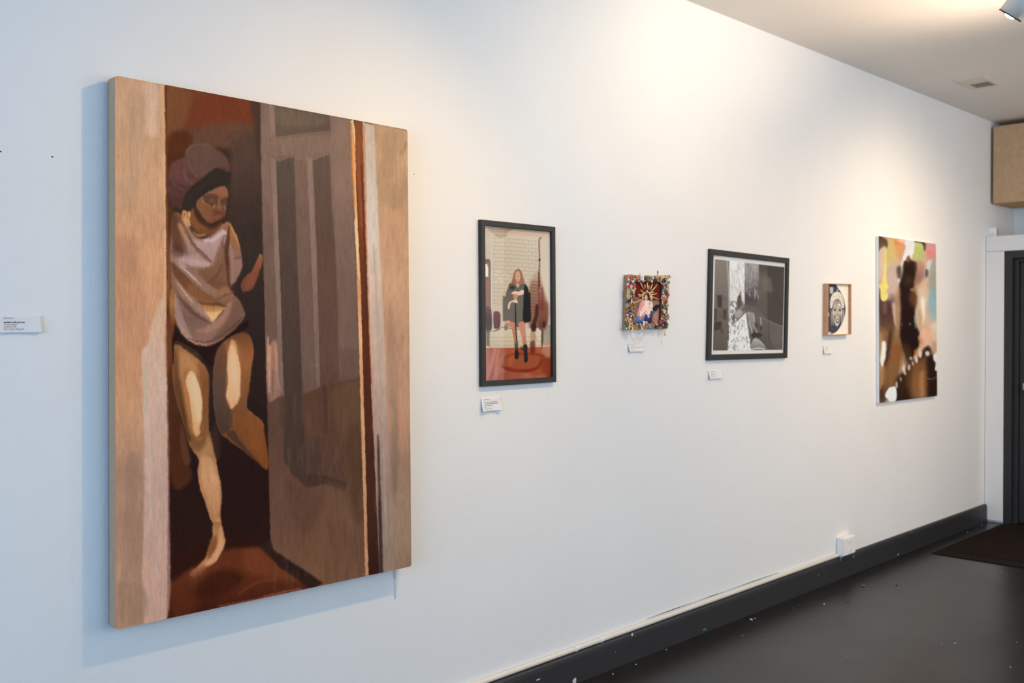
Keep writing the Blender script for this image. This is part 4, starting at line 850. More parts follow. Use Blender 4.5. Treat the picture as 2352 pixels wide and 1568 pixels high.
# ------------------------------------------------------------------ small tray-framed ink drawing
Q = quad_px([(1902.5, 650.5), (1955.6, 652.0), (1955.7, 768), (1901.6, 770.5)], 0.031)
fr = thing('framed_drawing', (5.45, 0, 1.43), 'small pale drawing of a bearded head in a deep light wood tray frame', 'framed drawing')
M_PLY = material('light_birch_wood', S((196, 142, 96)), rough=0.6, var=0.10, vscale=40)
obj('tray_frame', ring_frame(Q, 0.0045, 0.001, 0.031, 0.0006), M_PLY, fr)
Qi = inset(Q, 0.004, 0.014)
obj('backing_board', slab(inset(Q, 0.004), 0.001, 0.0136), M_WHITEBOARD, fr)
art = Art(Qi, 150, 220, (226, 214, 196), warp=0.3, soft=0.75)
art.view(7.836, 1870, 630)
art.poly([(230, 150), (370, 160), (420, 230), (480, 320), (530, 430), (555, 540), (565, 620), (555, 720), (520, 830), (470, 940), (400, 1030), (310, 1075), (230, 1090)], {160: (50, 54, 66), 600: (54, 55, 62), 1080: (56, 58, 74)}, 1.2)
art.poly([(280, 225), (345, 230), (340, 345), (285, 345)], (186, 188, 196), 2, 0.9, False)
art.poly([(245, 680), (270, 690), (270, 750), (245, 760)], (196, 196, 202), 2, 0.9, False); art.poly([(250, 1045), (290, 1035), (310, 1075), (250, 1085)], (190, 188, 194), 2, 0.9)
for k in range(14): art.stroke([(300+k*12, 930+abs(k-7)*6), (330+k*11, 1000-k*6)], 3, (92, 94, 108), 0.6, 0.5)
art.poly([(290, 600), (288, 480), (310, 390), (360, 330), (420, 310), (480, 340), (520, 420), (540, 520), (535, 600), (500, 600), (480, 500), (420, 440), (360, 480), (320, 600)], (206, 194, 178), 1.2)
rnd = random.Random(8)
for k in range(70):
    a = rnd.uniform(0.1, 1.0)*PI; r_ = rnd.uniform(100, 128); art.oval(415-r_*math.cos(a), 560-r_*1.7*math.sin(a)+20, 7, 6, rnd.choice([(150, 138, 124), (232, 222, 208), (170, 158, 144)]), 0.7, 0.7)
art.oval(420, 282, 20, 32, (120, 112, 106), 1.2, 0.9); art.oval(420, 285, 8, 14, (196, 186, 174), 0.8, 0.9)
art.poly([(350, 520), (380, 460), (420, 440), (460, 460), (490, 530), (500, 640), (490, 740), (460, 860), (420, 930), (385, 910), (350, 800), (330, 680)], {450: (122, 112, 102), 540: (160, 148, 134), 640: (186, 174, 158), 760: (170, 158, 144), 930: (196, 184, 168)}, 1.4)
art.oval(375, 640, 26, 22, (82, 74, 68), 1.6, 0.9); art.oval(465, 645, 26, 22, (82, 74, 68), 1.6, 0.9)
art.oval(450, 545, 15, 18, (236, 228, 216), 1.4, 0.9); art.oval(372, 642, 10, 8, (44, 40, 38), 0.8, 0.9); art.oval(465, 647, 10, 8, (44, 40, 38), 0.8, 0.9)
art.stroke([(345, 610), (375, 600), (405, 615)], 9, (90, 80, 72), 1, 0.8); art.stroke([(440, 615), (470, 605), (495, 618)], 9, (90, 80, 72), 1, 0.8)
art.stroke([(420, 640), (412, 700), (425, 725)], 9, (128, 116, 104), 1, 0.8); art.stroke([(395, 735), (425, 725), (450, 735)], 9, (92, 82, 74), 1, 0.9)
art.poly([(345, 730), (385, 750), (380, 830), (360, 800)], (112, 102, 94), 1.4, 0.85); art.poly([(450, 760), (480, 730), (475, 820), (455, 830)], (112, 102, 94), 1.4, 0.85)
art.poly([(390, 830), (420, 800), (450, 830), (440, 870), (400, 870)], (70, 62, 58), 1.2, 0.9); art.oval(417, 832, 12, 18, (232, 224, 210), 0.9, 0.95)
for x0, x1 in ((305, 310), (325, 340), (345, 352)): art.stroke([(x0, 640), (x0+2, 780), (x1, 920)], [8, 12, 5], (196, 186, 172), 1, 0.8)
for x0, x1 in ((500, 490), (530, 515)): art.stroke([(x0, 640), (x0, 780), (x1, 880)], [16, 16, 8], (206, 198, 188), 1.2, 0.85)
art.stroke([(490, 900), (505, 960), (490, 1030)], [6, 5, 3], (150, 142, 132), 1, 0.6)
art.view(); art.grain(0.04, 2, 2, 6)
art.build('drawing', fr, M_PAPER_INK, (0.84, 0.79, 0.74), (0.15, 0.13, 0.1))

# ------------------------------------------------------------------ abstract canvas
Q = quad_px([(2018, 541.8), (2149.5, 560), (2152.8, 909), (2019.5, 925.5)], 0.020)
ab = thing('abstract_painting', (6.42, 0, 1.0), 'unframed abstract canvas of brown, peach and yellow blurs with white sides', 'painting')
art = Art(Q, 240, 440, (206, 170, 140), warp=1.6)
art.view(3.563, 1990, 520)
P_ = art.poly; O_ = art.oval; K_ = art.stroke
P_([(95, 70), (600, 130), (600, 500), (95, 500)], {80: (206, 164, 124), 200: (208, 170, 136), 400: (206, 172, 146), 500: (198, 164, 138)}, 4, curve=False)
P_([(155, 130), (250, 110), (240, 260), (190, 340), (160, 300)], (216, 186, 112), 9, 0.85); P_([(240, 100), (310, 110), (300, 200), (270, 260), (230, 170)], (226, 150, 92), 8, 0.85)
P_([(260, 108), (320, 115), (318, 145), (270, 140)], (236, 222, 208), 3, 0.8); P_([(230, 120), (300, 130), (290, 150), (240, 145)], (240, 130, 66), 4, 0.8)
P_([(105, 200), (150, 170), (150, 330), (110, 420)], (226, 196, 174), 9, 0.85); P_([(170, 330), (250, 300), (260, 480), (210, 560), (170, 480)], (206, 176, 158), 9, 0.8)
P_([(98, 80), (140, 90), (172, 120), (172, 175), (150, 160), (130, 170), (105, 200), (98, 200)], {80: (74, 54, 44), 190: (120, 92, 76)}, 3, 0.95)
P_([(320, 110), (398, 120), (395, 190), (375, 260), (345, 260), (310, 300), (290, 360), (280, 330), (300, 250), (322, 180)], (236, 228, 224), 2.2)
P_([(400, 125), (465, 135), (472, 230), (450, 310), (420, 300), (380, 280), (376, 240), (398, 200)], {130: (196, 206, 110), 300: (190, 178, 120)}, 3, 0.95)
P_([(398, 122), (480, 130), (482, 190), (470, 195), (455, 140), (400, 132)], (46, 34, 30), 2.5, 0.9)
P_([(486, 135), (572, 145), (572, 250), (530, 290), (495, 250)], {140: (222, 150, 156), 220: (230, 138, 124), 290: (212, 150, 130)}, 6, 0.95)
P_([(500, 290), (540, 280), (520, 360), (490, 380)], (228, 214, 208), 4, 0.9); P_([(488, 350), (508, 360), (500, 410), (482, 400)], (56, 62, 72), 3, 0.85)
P_([(530, 300), (575, 280), (578, 560), (530, 560), (505, 480), (515, 380)], {290: (160, 164, 146), 450: (160, 152, 130), 560: (134, 162, 164)}, 8, 0.9)
P_([(510, 560), (578, 540), (580, 800), (540, 820), (510, 700)], {550: (132, 166, 172), 720: (146, 166, 164), 810: (190, 172, 150)}, 8, 0.9)
P_([(400, 300), (470, 310), (470, 420), (440, 500), (410, 480)], {300: (188, 132, 112), 480: (120, 84, 70)}, 8, 0.85)
P_([(420, 480), (500, 440), (490, 640), (470, 800), (430, 700), (410, 600)], {450: (216, 178, 144), 600: (220, 190, 162), 800: (200, 156, 124)}, 8, 0.9)
P_([(445, 600), (475, 590), (478, 720), (466, 800), (455, 720)], (236, 222, 204), 4, 0.9); P_([(520, 820), (578, 800), (580, 960), (530, 950)], {820: (220, 196, 170), 950: (196, 160, 130)}, 7, 0.9)
P_([(440, 830), (530, 820), (520, 960), (480, 1000), (440, 940)], (214, 160, 132), 8, 0.9)
K_([(470, 860), (470, 960)], [30, 40], (222, 178, 150), 8, 0.6)
# left dark cloud
P_([(105, 580), (150, 600), (210, 600), (220, 680), (240, 800), (240, 900), (190, 960), (105, 900)], {580: (84, 60, 62), 680: (70, 46, 44), 800: (92, 64, 50), 950: (120, 80, 52)}, 8, 0.95)
P_([(190, 560), (240, 580), (230, 700), (210, 640)], (120, 92, 100), 8, 0.7); O_(150, 660, 16, 50, (150, 104, 92), 8, 0.7)
P_([(105, 520), (115, 520), (112, 640), (105, 700)], (60, 42, 40), 4, 0.8)
P_([(215, 640), (238, 640), (246, 760), (240, 812), (225, 760)], (216, 178, 154), 3, 0.9)
P_([(105, 860), (200, 880), (280, 860), (290, 1100), (240, 1300), (105, 1440)], {880: (140, 98, 66), 1000: (128, 86, 54), 1150: (122, 78, 48), 1300: (112, 74, 48), 1430: (66, 46, 36)}, 8, 0.95)
P_([(190, 860), (210, 900), (190, 1040), (160, 1160), (140, 1300), (125, 1400), (112, 1380), (140, 1200), (160, 1050)], (52, 36, 30), 6, 0.8)
P_([(105, 1160), (150, 1140), (150, 1260), (110, 1320)], (176, 132, 92), 7, 0.8)
P_([(105, 900), (130, 900), (130, 1100), (105, 1160)], (184, 146, 112), 7, 0.8)
P_([(128, 950), (145, 938), (160, 960), (158, 1040), (145, 1110), (130, 1145), (112, 1100), (118, 1050)], (236, 230, 222), 2.5, 0.97)
P_([(225, 970), (280, 960), (285, 1060), (240, 1140), (225, 1060)], (138, 82, 48), 9, 0.8); P_([(180, 1140), (240, 1120), (230, 1260), (180, 1300)], (134, 92, 60), 10, 0.7)
# central dark column
P_([(305, 290), (330, 275), (345, 240), (362, 270), (400, 290), (410, 330), (395, 440), (385, 500), (360, 520), (405, 560), (400, 700), (405, 800), (430, 860), (430, 920), (440, 950), (400, 1040), (350, 1120), (300, 1000), (268, 860), (275, 700), (268, 520), (280, 440), (296, 380)], {260: (64, 42, 32), 340: (48, 32, 26), 600: (44, 28, 23), 850: (40, 26, 22), 1100: (44, 30, 25)}, 4)
P_([(330, 262), (345, 238), (358, 262), (350, 290), (335, 285)], (150, 88, 44), 3, 0.9); K_([(400, 300), (405, 400), (395, 480)], [10, 14, 10], (112, 72, 46), 5, 0.7)
O_(345, 440, 30, 40, (74, 54, 42), 10, 0.7); P_([(360, 540), (400, 500), (415, 620), (385, 660), (350, 600)], (104, 68, 42), 8, 0.8)
P_([(245, 560), (275, 520), (280, 800), (260, 900), (240, 800)], (150, 108, 78), 7, 0.7); P_([(250, 340), (285, 330), (280, 420), (262, 440)], (52, 50, 46), 5, 0.8); O_(263, 440, 8, 18, (238, 226, 214), 3, 0.9)
P_([(400, 700), (412, 690), (410, 770), (402, 830), (395, 780)], (150, 168, 156), 4, 0.75); P_([(420, 700), (445, 690), (450, 820), (430, 850)], (190, 146, 108), 6, 0.8)
P_([(430, 930), (450, 900), (470, 960), (440, 990)], (196, 130, 96), 5, 0.8); O_(406, 1030, 14, 24, (206, 106, 60), 5, 0.9)
O_(415, 875, 18, 14, (46, 30, 28), 4, 0.9); O_(357, 797, 6, 6, (150, 120, 100), 3, 0.8); O_(292, 800, 6, 8, (110, 82, 70), 3, 0.7)
# lower right darkness
P_([(240, 1260), (300, 1180), (350, 1110), (420, 1070), (470, 1000), (510, 980), (540, 1030), (560, 1100), (575, 1130), (580, 1390), (420, 1410), (240, 1440)], {990: (48, 32, 28), 1150: (62, 42, 30), 1300: (56, 38, 28), 1420: (44, 30, 25)}, 6)
P_([(370, 1130), (430, 1090), (490, 1080), (500, 1250), (490, 1390), (380, 1400), (350, 1260)], {1090: (120, 78, 52), 1250: (136, 88, 52), 1390: (140, 94, 64)}, 12, 0.85)
K_([(455, 1200), (450, 1300), (460, 1395)], [20, 26, 22], (180, 124, 80), 8, 0.8); P_([(330, 1180), (370, 1160), (360, 1260), (330, 1300)], (84, 56, 34), 8, 0.7)
P_([(500, 1080), (560, 1090), (578, 1180), (578, 1390), (510, 1395), (505, 1250)], (42, 29, 26), 6, 0.9)
P_([(290, 960), (350, 980), (370, 1100), (330, 1150), (300, 1080)], {960: (70, 46, 34), 1140: (88, 58, 40)}, 8, 0.7)
for cx, cy, rx, ry in ((500, 1038, 20, 20), (440, 1045, 12, 28), (410, 1090, 10, 26), (348, 1152, 10, 22), (308, 1170, 12, 34), (282, 1248, 6, 14), (247, 1296, 8, 26), (318, 1205, 6, 10), (380, 1120, 6, 14), (365, 1080, 8, 12)): O_(cx, cy, rx, ry, (222, 200, 188), 3, 0.9)
P_([(545, 1060), (560, 1035), (578, 1040), (580, 1170), (562, 1170), (570, 1120), (552, 1090)], (230, 226, 226), 2, 0.95); P_([(535, 960), (570, 950), (578, 1010), (550, 1050)], (176, 136, 104), 6, 0.85)
K_([(480, 1215), (500, 1240), (540, 1245), (575, 1225)], [5, 6, 5, 4], (140, 96, 74), 1.5, 0.75)
P_([(155, 1385), (180, 1330), (215, 1310), (240, 1320), (246, 1400), (225, 1432), (195, 1430)], (232, 226, 222), 1.8)
O_(208, 1412, 9, 8, (206, 190, 168), 1.5, 0.8)
# yellow pour
P_([(150, 210), (162, 200), (165, 440), (182, 490), (170, 520), (175, 570), (160, 605), (135, 610), (115, 580), (118, 520), (102, 490), (118, 460), (135, 400)], (238, 214, 122), 1.6)
K_([(168, 505), (172, 540), (150, 550)], 5, (206, 176, 110), 1.5, 0.6)
art.view(); art.grain(0.04, 6, 10, 3)
art.build('painted_canvas', ab, M_ACRYLIC, (0.993, 0.881, 0.776), (-0.2, -0.18, -0.16), (-0.47, -0.42, -0.31), (0.012, 0.01, 0.01))
obj('canvas_edge', slab(Q, 0.002, 0.0197), material('white_primed_edge', (0.82, 0.80, 0.77), rough=0.8, var=0.02), ab)

# ------------------------------------------------------------------ the jewelled assemblage
def plain(name, rgb, rough=0.35, metal=0.0, var=0.08): return material(name, S(rgb), rough=rough, metal=metal, spec=0.5, var=var, vscale=60)
Q = quad_px([(1440, 631.6), (1537, 633.5), (1532.5, 755.5), (1436, 755.7)], 0.018)
asm = thing('assemblage', (3.6, 0, 1.47), 'small square picture in a frame crusted with beads, shells and trinkets', 'assemblage')
def az(x, y, t): return wp(1410+x/7.127, 600+y/7.127, t)
KZ = 0.00193/7.127     # metres for one pixel of the close view, across the line of sight
M_GOLD = plain('worn_gold', (236, 204, 150), 0.35, 0.35)
M_KHAKI = plain('khaki_painted_wood', (150, 122, 84), 0.6)
obj('frame_moulding', ring_frame(Q, 0.054, 0.002, 0.018, 0.002, 0.5), M_KHAKI, asm)
obj('inner_lip', ring_frame(inset(Q, 0.0525, None, 0.0258), 0.004, 0.003, 0.0195, 0.001), plain('maroon_lip', (78, 34, 28), 0.6), asm)
Qi = [az(338, 322, 0.012), az(836, 338, 0.012), az(798, 1014, 0.012), az(306, 1014, 0.012)]
art = Art(inset(Q, 0.053, 0.0085, 0.026), 150, 150, (106, 48, 30), warp=0.5, soft=0.7)
art.view(7.127, 1410, 600)
P_ = art.poly; O_ = art.oval; K_ = art.stroke
P_([(300, 310), (850, 310), (850, 700), (300, 700)], {320: (120, 52, 32), 450: (108, 46, 30), 650: (104, 48, 34)}, 3, curve=False)
for k in range(60):
    x, y = rnd.uniform(320, 820), rnd.uniform(330, 680); O_(x, y, rnd.uniform(8, 26), rnd.uniform(8, 24), rnd.choice([(142, 62, 36), (84, 36, 24), (120, 50, 34), (72, 34, 26)]), 2.0, 0.6)
P_([(300, 640), (400, 580), (470, 640), (640, 640), (720, 640), (790, 760), (820, 1040), (290, 1040)], {600: (140, 106, 94), 800: (150, 108, 94), 900: (160, 116, 96), 1020: (150, 106, 88)}, 3, 0.95)
for k in range(40):
    x, y = rnd.uniform(310, 420), rnd.uniform(640, 980); O_(x, y, rnd.uniform(8, 20), rnd.uniform(8, 26), rnd.choice([(96, 72, 64), (168, 124, 106), (120, 88, 78)]), 2.0, 0.6)
P_([(480, 560), (510, 520), (560, 520), (580, 580), (570, 660), (480, 660)], (110, 74, 62), 1.5)
O_(528, 590, 24, 46, (222, 162, 142), 1.2)
P_([(500, 640), (560, 640), (620, 660), (640, 760), (640, 820), (600, 850), (500, 900), (420, 900), (440, 780), (470, 680)], (232, 206, 194), 1.8)
P_([(450, 650), (500, 640), (500, 720), (440, 800), (400, 900), (375, 930), (400, 800)], (216, 150, 142), 1.8); P_([(500, 830), (545, 800), (460, 920), (430, 960), (420, 930)], (206, 122, 118), 1.5)
P_([(580, 670), (600, 680), (590, 720), (575, 700)], (190, 120, 90), 1.5, 0.9); P_([(520, 820), (560, 840), (575, 910), (560, 910)], (226, 180, 174), 1.2)
K_([(445, 700), (440, 780), (460, 805), (500, 770)], 7, (206, 110, 130), 0.8, 0.9); P_([(570, 720), (620, 740), (610, 790), (560, 780)], (222, 172, 150), 2, 0.8)
P_([(370, 930), (400, 890), (430, 960), (480, 900), (505, 900), (500, 1040), (340, 1040), (350, 980)], {890: (92, 136, 186), 1000: (58, 98, 160)}, 1.5)
P_([(505, 880), (540, 870), (555, 930), (590, 900), (600, 810), (640, 830), (630, 930), (610, 1040), (500, 1040)], {820: (78, 78, 108), 1000: (52, 52, 80)}, 1.5)
P_([(630, 770), (650, 740), (700, 710), (740, 715), (730, 780), (690, 820), (640, 810)], (46, 46, 48), 1.6)
K_([(640, 820), (660, 850)], 16, (70, 60, 58), 1.5); P_([(720, 780), (770, 750), (790, 880), (720, 960), (660, 900)], (168, 122, 104), 4, 0.7)
P_([(752, 640), (762, 665), (785, 668), (765, 682), (770, 705), (752, 692), (735, 702), (742, 680), (728, 664), (748, 664)], (206, 156, 104), 0.9, 0.9, False)
art.view(); art.grain(0.06, 2, 2, 3)
art.build('picture', asm, M_PAPER_INK, (0.78, 0.72, 0.70), (-0.1, -0.12, -0.05), (0, 0, 0), (0.02, 0.018, 0.012))
MC = {}
def mc(rgb, metal=0.0):
    k = (rgb, metal)
    if k not in MC: MC[k] = plain('trinket_glaze', rgb, 0.3 if metal else 0.28, metal)
    return MC[k]
def bead(x, y, r, rgb, t=0.030, name='bead', sx=1, sy=0.7, sz=1, metal=0.0):
    bm = bmesh.new(); ball(bm, az(x, y, t), r*KZ, sx, sy, sz, 12, 8); return obj(name, bm, mc(rgb, metal), asm, True)
def gem(x, y, r, rgb, t=0.030):
    bm = bmesh.new(); lathe(bm, [(r*KZ, 0), (r*KZ*0.95, 0.003), (r*KZ*0.5, 0.0075)], az(x, y, t-0.004), (0, -1, 0), 8); return obj('gem', bm, mc(rgb), asm)
def tile(x, y, w_, h_, rgb, t=0.031, name='tile', th=0.004, rot=0):
    c = az(x, y, t); k = 0.0032/7.127; kz = KZ
    bm = bmesh.new(); box(bm, -w_*k/2, w_*k/2, -th, th, -h_*kz/2, h_*kz/2, 0.0008)
    bmesh.ops.transform(bm, matrix=Matrix.Translation(Vector([float(q) for q in c])) @ Matrix.Rotation(rot, 4, 'Y'), verts=bm.verts)
    return obj(name, bm, mc(rgb), asm)
def flower(x, y, r, rgb, n=5, t=0.032, name='flower'):
    c = az(x, y, t); bm = bmesh.new(); R = r*KZ
    for k in range(n):
        a = 2*PI*k/n+0.3; ball(bm, (c[0]+R*0.6*math.cos(a), c[1], c[2]+R*0.6*math.sin(a)), R*0.48, 1, 0.45, 1, 10, 6)
    ball(bm, (c[0], c[1]-0.003, c[2]), R*0.3, 1, 0.7, 1, 10, 6)
    return obj(name, bm, mc(rgb), asm, True)
def shell(x, y, r, rgb, t=0.031, squash=0.7, rot=0.0):
    c = az(x, y, t); R = r*KZ; bm = bmesh.new()
    for k in range(7):   # ribbed fan
        a = -1.1+2.2*k/6; p = Vector((math.sin(a), 0, math.cos(a)))
        tube(bm, [Vector((0, 0, -0.7))*R, Vector((0, -0.5*R, 0))*0.6+p*R*0.2, p*R*squash+Vector((0, -0.1*R, 0))], [R*0.10, R*0.2, R*0.16], 6)
    bmesh.ops.transform(bm, matrix=Matrix.Translation(Vector([float(q) for q in c])) @ Matrix.Rotation(rot, 4, 'Y'), verts=bm.verts)
    return obj('shell', bm, mc(rgb), asm, True)
# scattered filler beads of varied thickness that fill the gaps on the frame
rb = random.Random(21)
PAL = [(236, 220, 196), (190, 40, 110), (60, 150, 160), (196, 84, 56), (60, 44, 38), (226, 204, 172), (198, 158, 104), (128, 78, 44), (150, 48, 40), (232, 226, 218), (90, 62, 46), (206, 150, 120), (176, 142, 90), (212, 180, 140), (70, 52, 44), (214, 176, 172)]
Qn = [np.array(q) for q in Q]; EX, EZ = Qn[1]-Qn[0], Qn[3]-Qn[0]; WQ, HQ = np.linalg.norm(EX), np.linalg.norm(EZ); EX, EZ = EX/WQ, EZ/HQ
for k in range(320):
    side = 'LLRRTBLR'[k % 8]
    a_ = {'L': rb.uniform(0.0, 0.054), 'R': rb.uniform(WQ-0.054, WQ)}.get(side, rb.uniform(0, WQ)); b_ = {'T': rb.uniform(0.0, 0.027), 'B': rb.uniform(HQ-0.027, HQ)}.get(side, rb.uniform(0, HQ))
    p_ = Qn[0]+EX*a_+EZ*b_; t_ = rb.uniform(0.018, 0.025); q_ = project(np.array([[p_[0], -t_, p_[2]]]))[0]
    c_ = rb.choice(PAL); bead((q_[0]-1410)*7.127, (q_[1]-600)*7.127, rb.uniform(13, 27), c_, t_, name=('bead', 'bead_low', 'bead_deep', 'bead_thin')[k % 4], sx=1.25, sy=(0.7, 0.5, 0.8, 0.3)[k % 4], sz=rb.uniform(0.8, 1.3), metal=0.7 if c_ in ((198, 158, 104), (176, 142, 90)) else 0.0)
shell(246, 245, 34, (206, 168, 168)); tile(297, 285, 62, 130, (196, 74, 54), 0.028, 'postcard', 0.0015); tile(300, 285, 44, 100, (150, 116, 70), 0.0305, 'postcard', 0.001)
bead(328, 245, 16, (78, 190, 204), 0.036); gem(297, 290, 15, (186, 30, 128), 0.036); bead(350, 298, 9, (244, 240, 234), 0.036)
tile(395, 264, 74, 66, (190, 106, 58), 0.031, 'postcard', 0.0015); flower(400, 268, 28, (214, 140, 84)); tile(460, 266, 50, 76, (230, 226, 232), 0.034); bead(462, 268, 10, (146, 130, 172), 0.040)
bm = bmesh.new(); c = az(312, 335, 0.036)
ball(bm, c, 22*KZ, 1.1, 0.7, 0.8); ball(bm, c+np.array([0.006, -0.001, 0.004]), 12*KZ); ball(bm, c+np.array([-0.008, 0, 0.006]), 10*KZ); ball(bm, c+np.array([0.009, -0.001, 0.009]), 6*KZ)
obj('animal_charm', bm, mc((226, 216, 206)), asm, True)
bead(530, 272, 34, (62, 60, 48), 0.031, 'button', 1, 0.35, 1); shell(590, 260, 30, (208, 168, 108)); bead(642, 278, 22, (206, 216, 216), 0.037, 'glass_drop', 0.85, 0.6, 1.05)
bm = bmesh.new(); p0 = az(642, 262, 0.037); lathe(bm, [(14*KZ, 0), (2*KZ, 26*KZ)], p0, (0, 0, 1), 12); obj('glass_drop', bm, mc((206, 216, 216)), asm, True)
bm = bmesh.new(); c = az(716, 262, 0.038)   # little orange figurine with a dark gold figure above it
lathe(bm, [(20*KZ, -50*KZ), (17*KZ, -10*KZ), (20*KZ, 20*KZ), (8*KZ, 32*KZ)], c, (0, 0, 1), 12); ball(bm, c+np.array([0, 0, 40*KZ]), 12*KZ); obj('figurine', bm, mc((208, 142, 92)), asm, True)
bm = bmesh.new(); c = az(717, 190, 0.034)
lathe(bm, [(9*KZ, -30*KZ), (6*KZ, 5*KZ), (10*KZ, 15*KZ)], c, (0, 0, 1), 10); ball(bm, c+np.array([0, 0, 26*KZ]), 12*KZ); tube(bm, [c+np.array([-0.006, 0, 0]), c+np.array([0, 0, 0.003]), c+np.array([0.009, 0, 0.001])], 0.0011, 6)
obj('figurine', bm, mc((122, 104, 62), 0.5), asm, True)
tile(795, 254, 80, 44, (214, 180, 92), 0.031); gem(790, 316, 17, (190, 30, 122), 0.036); flower(850, 292, 26, (206, 150, 116))
bm = bmesh.new(); c = az(820, 318, 0.043); pts = []
for k in range(28):
    a = 2*PI*k/28; dx, dz = 0.0335*math.cos(a), 0.0155*math.sin(a); pts.append((c[0]+dx*math.cos(0.2)-dz*math.sin(0.2), c[1]+0.006*math.cos(a), c[2]+dx*math.sin(0.2)+dz*math.cos(0.2)))
tube(bm, pts, 0.0022, 8, True); obj('bracelet_ring', bm, mc((178, 204, 192)), asm, True)
shell(885, 400, 36, (226, 204, 168)); shell(868, 460, 34, (228, 216, 198)); bead(850, 528, 22, (82, 42, 42)); bead(842, 588, 24, (206, 176, 190), 0.034, 'heart_charm', 0.8, 0.5, 1.25)
bead(855, 655, 26, (124, 32, 42)); bead(880, 708, 18, (218, 192, 186)); bead(835, 748, 17, (28, 152, 158), 0.036); flower(828, 826, 32, (228, 192, 142)); bead(868, 832, 16, (90, 60, 42)); shell(850, 884, 28, (226, 206, 204)); shell(846, 936, 24, (222, 176, 82))
tile(846, 1030, 32, 92, (44, 50, 62), 0.031); bead(808, 1048, 24, (190, 96, 32), 0.036)
flower(490, 1036, 28, (242, 218, 202)); bead(450, 1068, 15, (224, 224, 228)); bead(516, 1098, 13, (58, 150, 160), 0.036); shell(550, 1070, 22, (218, 178, 112)); bead(594, 1066, 22, (150, 162, 188), 0.034, 'cabochon', 0.85, 0.5, 1.2)
bead(646, 1050, 13, (222, 130, 142)); tile(690, 1012, 185, 9, (226, 82, 60), 0.030, 'ribbon', 0.002); gem(755, 1055, 12, (28, 104, 64))
bm = bmesh.new(); lathe(bm, [(30*KZ, 0), (30*KZ, 0.008), (24*KZ, 0.008), (22*KZ, 0.002)], az(700, 1074, 0.028), (0, -1, 0), 20); obj('button', bm, mc((92, 60, 40)), asm, True)
bm = bmesh.new(); c = az(275, 1082, 0.034); pts = [(c[0]+44*KZ*math.cos(2*PI*k/20), c[1], c[2]+62*KZ*math.sin(2*PI*k/20)) for k in range(20)]; tube(bm, pts, 0.0035, 8, True); obj('mirror_charm', bm, M_GOLD, asm, True)
bead(275, 1082, 44, (110, 92, 62), 0.030, 'mirror_charm', 0.9, 0.12, 1.2, 0.9)
for x, y in ((325, 1050), (300, 1010), (278, 1068)): bead(x, y, 12, (236, 222, 198), 0.040)
bead(260, 1000, 26, (208, 132, 86), 0.034, 'button', 1, 0.5, 1.1); gem(208, 1066, 20, (18, 110, 84), 0.034); bead(206, 1098, 20, (224, 208, 184)); bead(190, 1000, 18, (60, 42, 42), 0.030, 'bead', 0.7, 0.6, 1.9)
shell(232, 945, 26, (224, 126, 134), rot=0.6); shell(280, 905, 34, (222, 202, 182), rot=-0.5); gem(226, 838, 18, (188, 20, 138), 0.034); bead(213, 750, 20, (202, 142, 50)); bead(290, 752, 22, (190, 116, 36), 0.034)
bead(213, 705, 18, (42, 182, 202), 0.035); bead(292, 655, 24, (222, 198, 152), 0.034, 'cabochon', 0.7, 0.5, 1.8); bead(285, 580, 15, (60, 190, 192), 0.035); bead(280, 530, 26, (86, 96, 82)); bead(210, 665, 16, (70, 42, 92))
bm = bmesh.new(); c = az(320, 485, 0.036); ball(bm, c, 24*KZ, 1.2, 0.8, 0.9); ball(bm, c+np.array([0.008, -0.002, 0.006]), 14*KZ); ball(bm, c+np.array([0.009, -0.002, 0.011]), 5*KZ); obj('animal_charm', bm, mc((228, 184, 186)), asm, True)
flower(285, 420, 34, (228, 198, 154)); gem(226, 412, 19, (206, 28, 122), 0.035); bead(226, 386, 12, (240, 236, 228), 0.034); tile(236, 535, 44, 165, (190, 162, 108), 0.029, 'ribbon', 0.002); flower(235, 450, 24, (200, 158, 96))
bead(245, 300, 22, (222, 196, 172), 0.032); bead(430, 195, 10, (224, 186, 186), 0.032)
# halo of gold twigs round the head
for pts in ([(435, 340), (455, 400), (492, 460)], [(550, 335), (546, 400), (550, 455)], [(630, 372), (612, 420), (596, 470)], [(712, 372), (660, 440), (600, 505)], [(705, 525), (650, 540), (600, 548)], [(735, 622), (660, 598), (590, 575)],
            [(630, 645), (610, 610), (590, 588)], [(395, 548), (430, 552), (472, 548)], [(320, 690), (390, 655), (460, 622)], [(440, 465), (460, 495), (484, 515)], [(410, 572), (440, 572)], [(505, 380), (512, 440)], [(575, 395), (570, 460)], [(650, 500), (600, 515)]):
    bm = bmesh.new(); tube(bm, [az(x, y, 0.016) for x, y in pts], [0.0024, 0.0028, 0.0026][:len(pts)], 6); obj('halo_ray', bm, M_GOLD, asm, True)
bm = bmesh.new()
for k in range(34):
    a = -0.35+(PI+0.7)*k/33; r_ = rb.uniform(55, 92); ball(bm, az(538+r_*math.cos(a), 590-r_*1.15*math.sin(a), rb.uniform(0.014, 0.019)), rb.uniform(9, 15)*KZ, 1, 1, 1, 8, 6)
obj('halo_crown', bm, M_GOLD, asm, True)
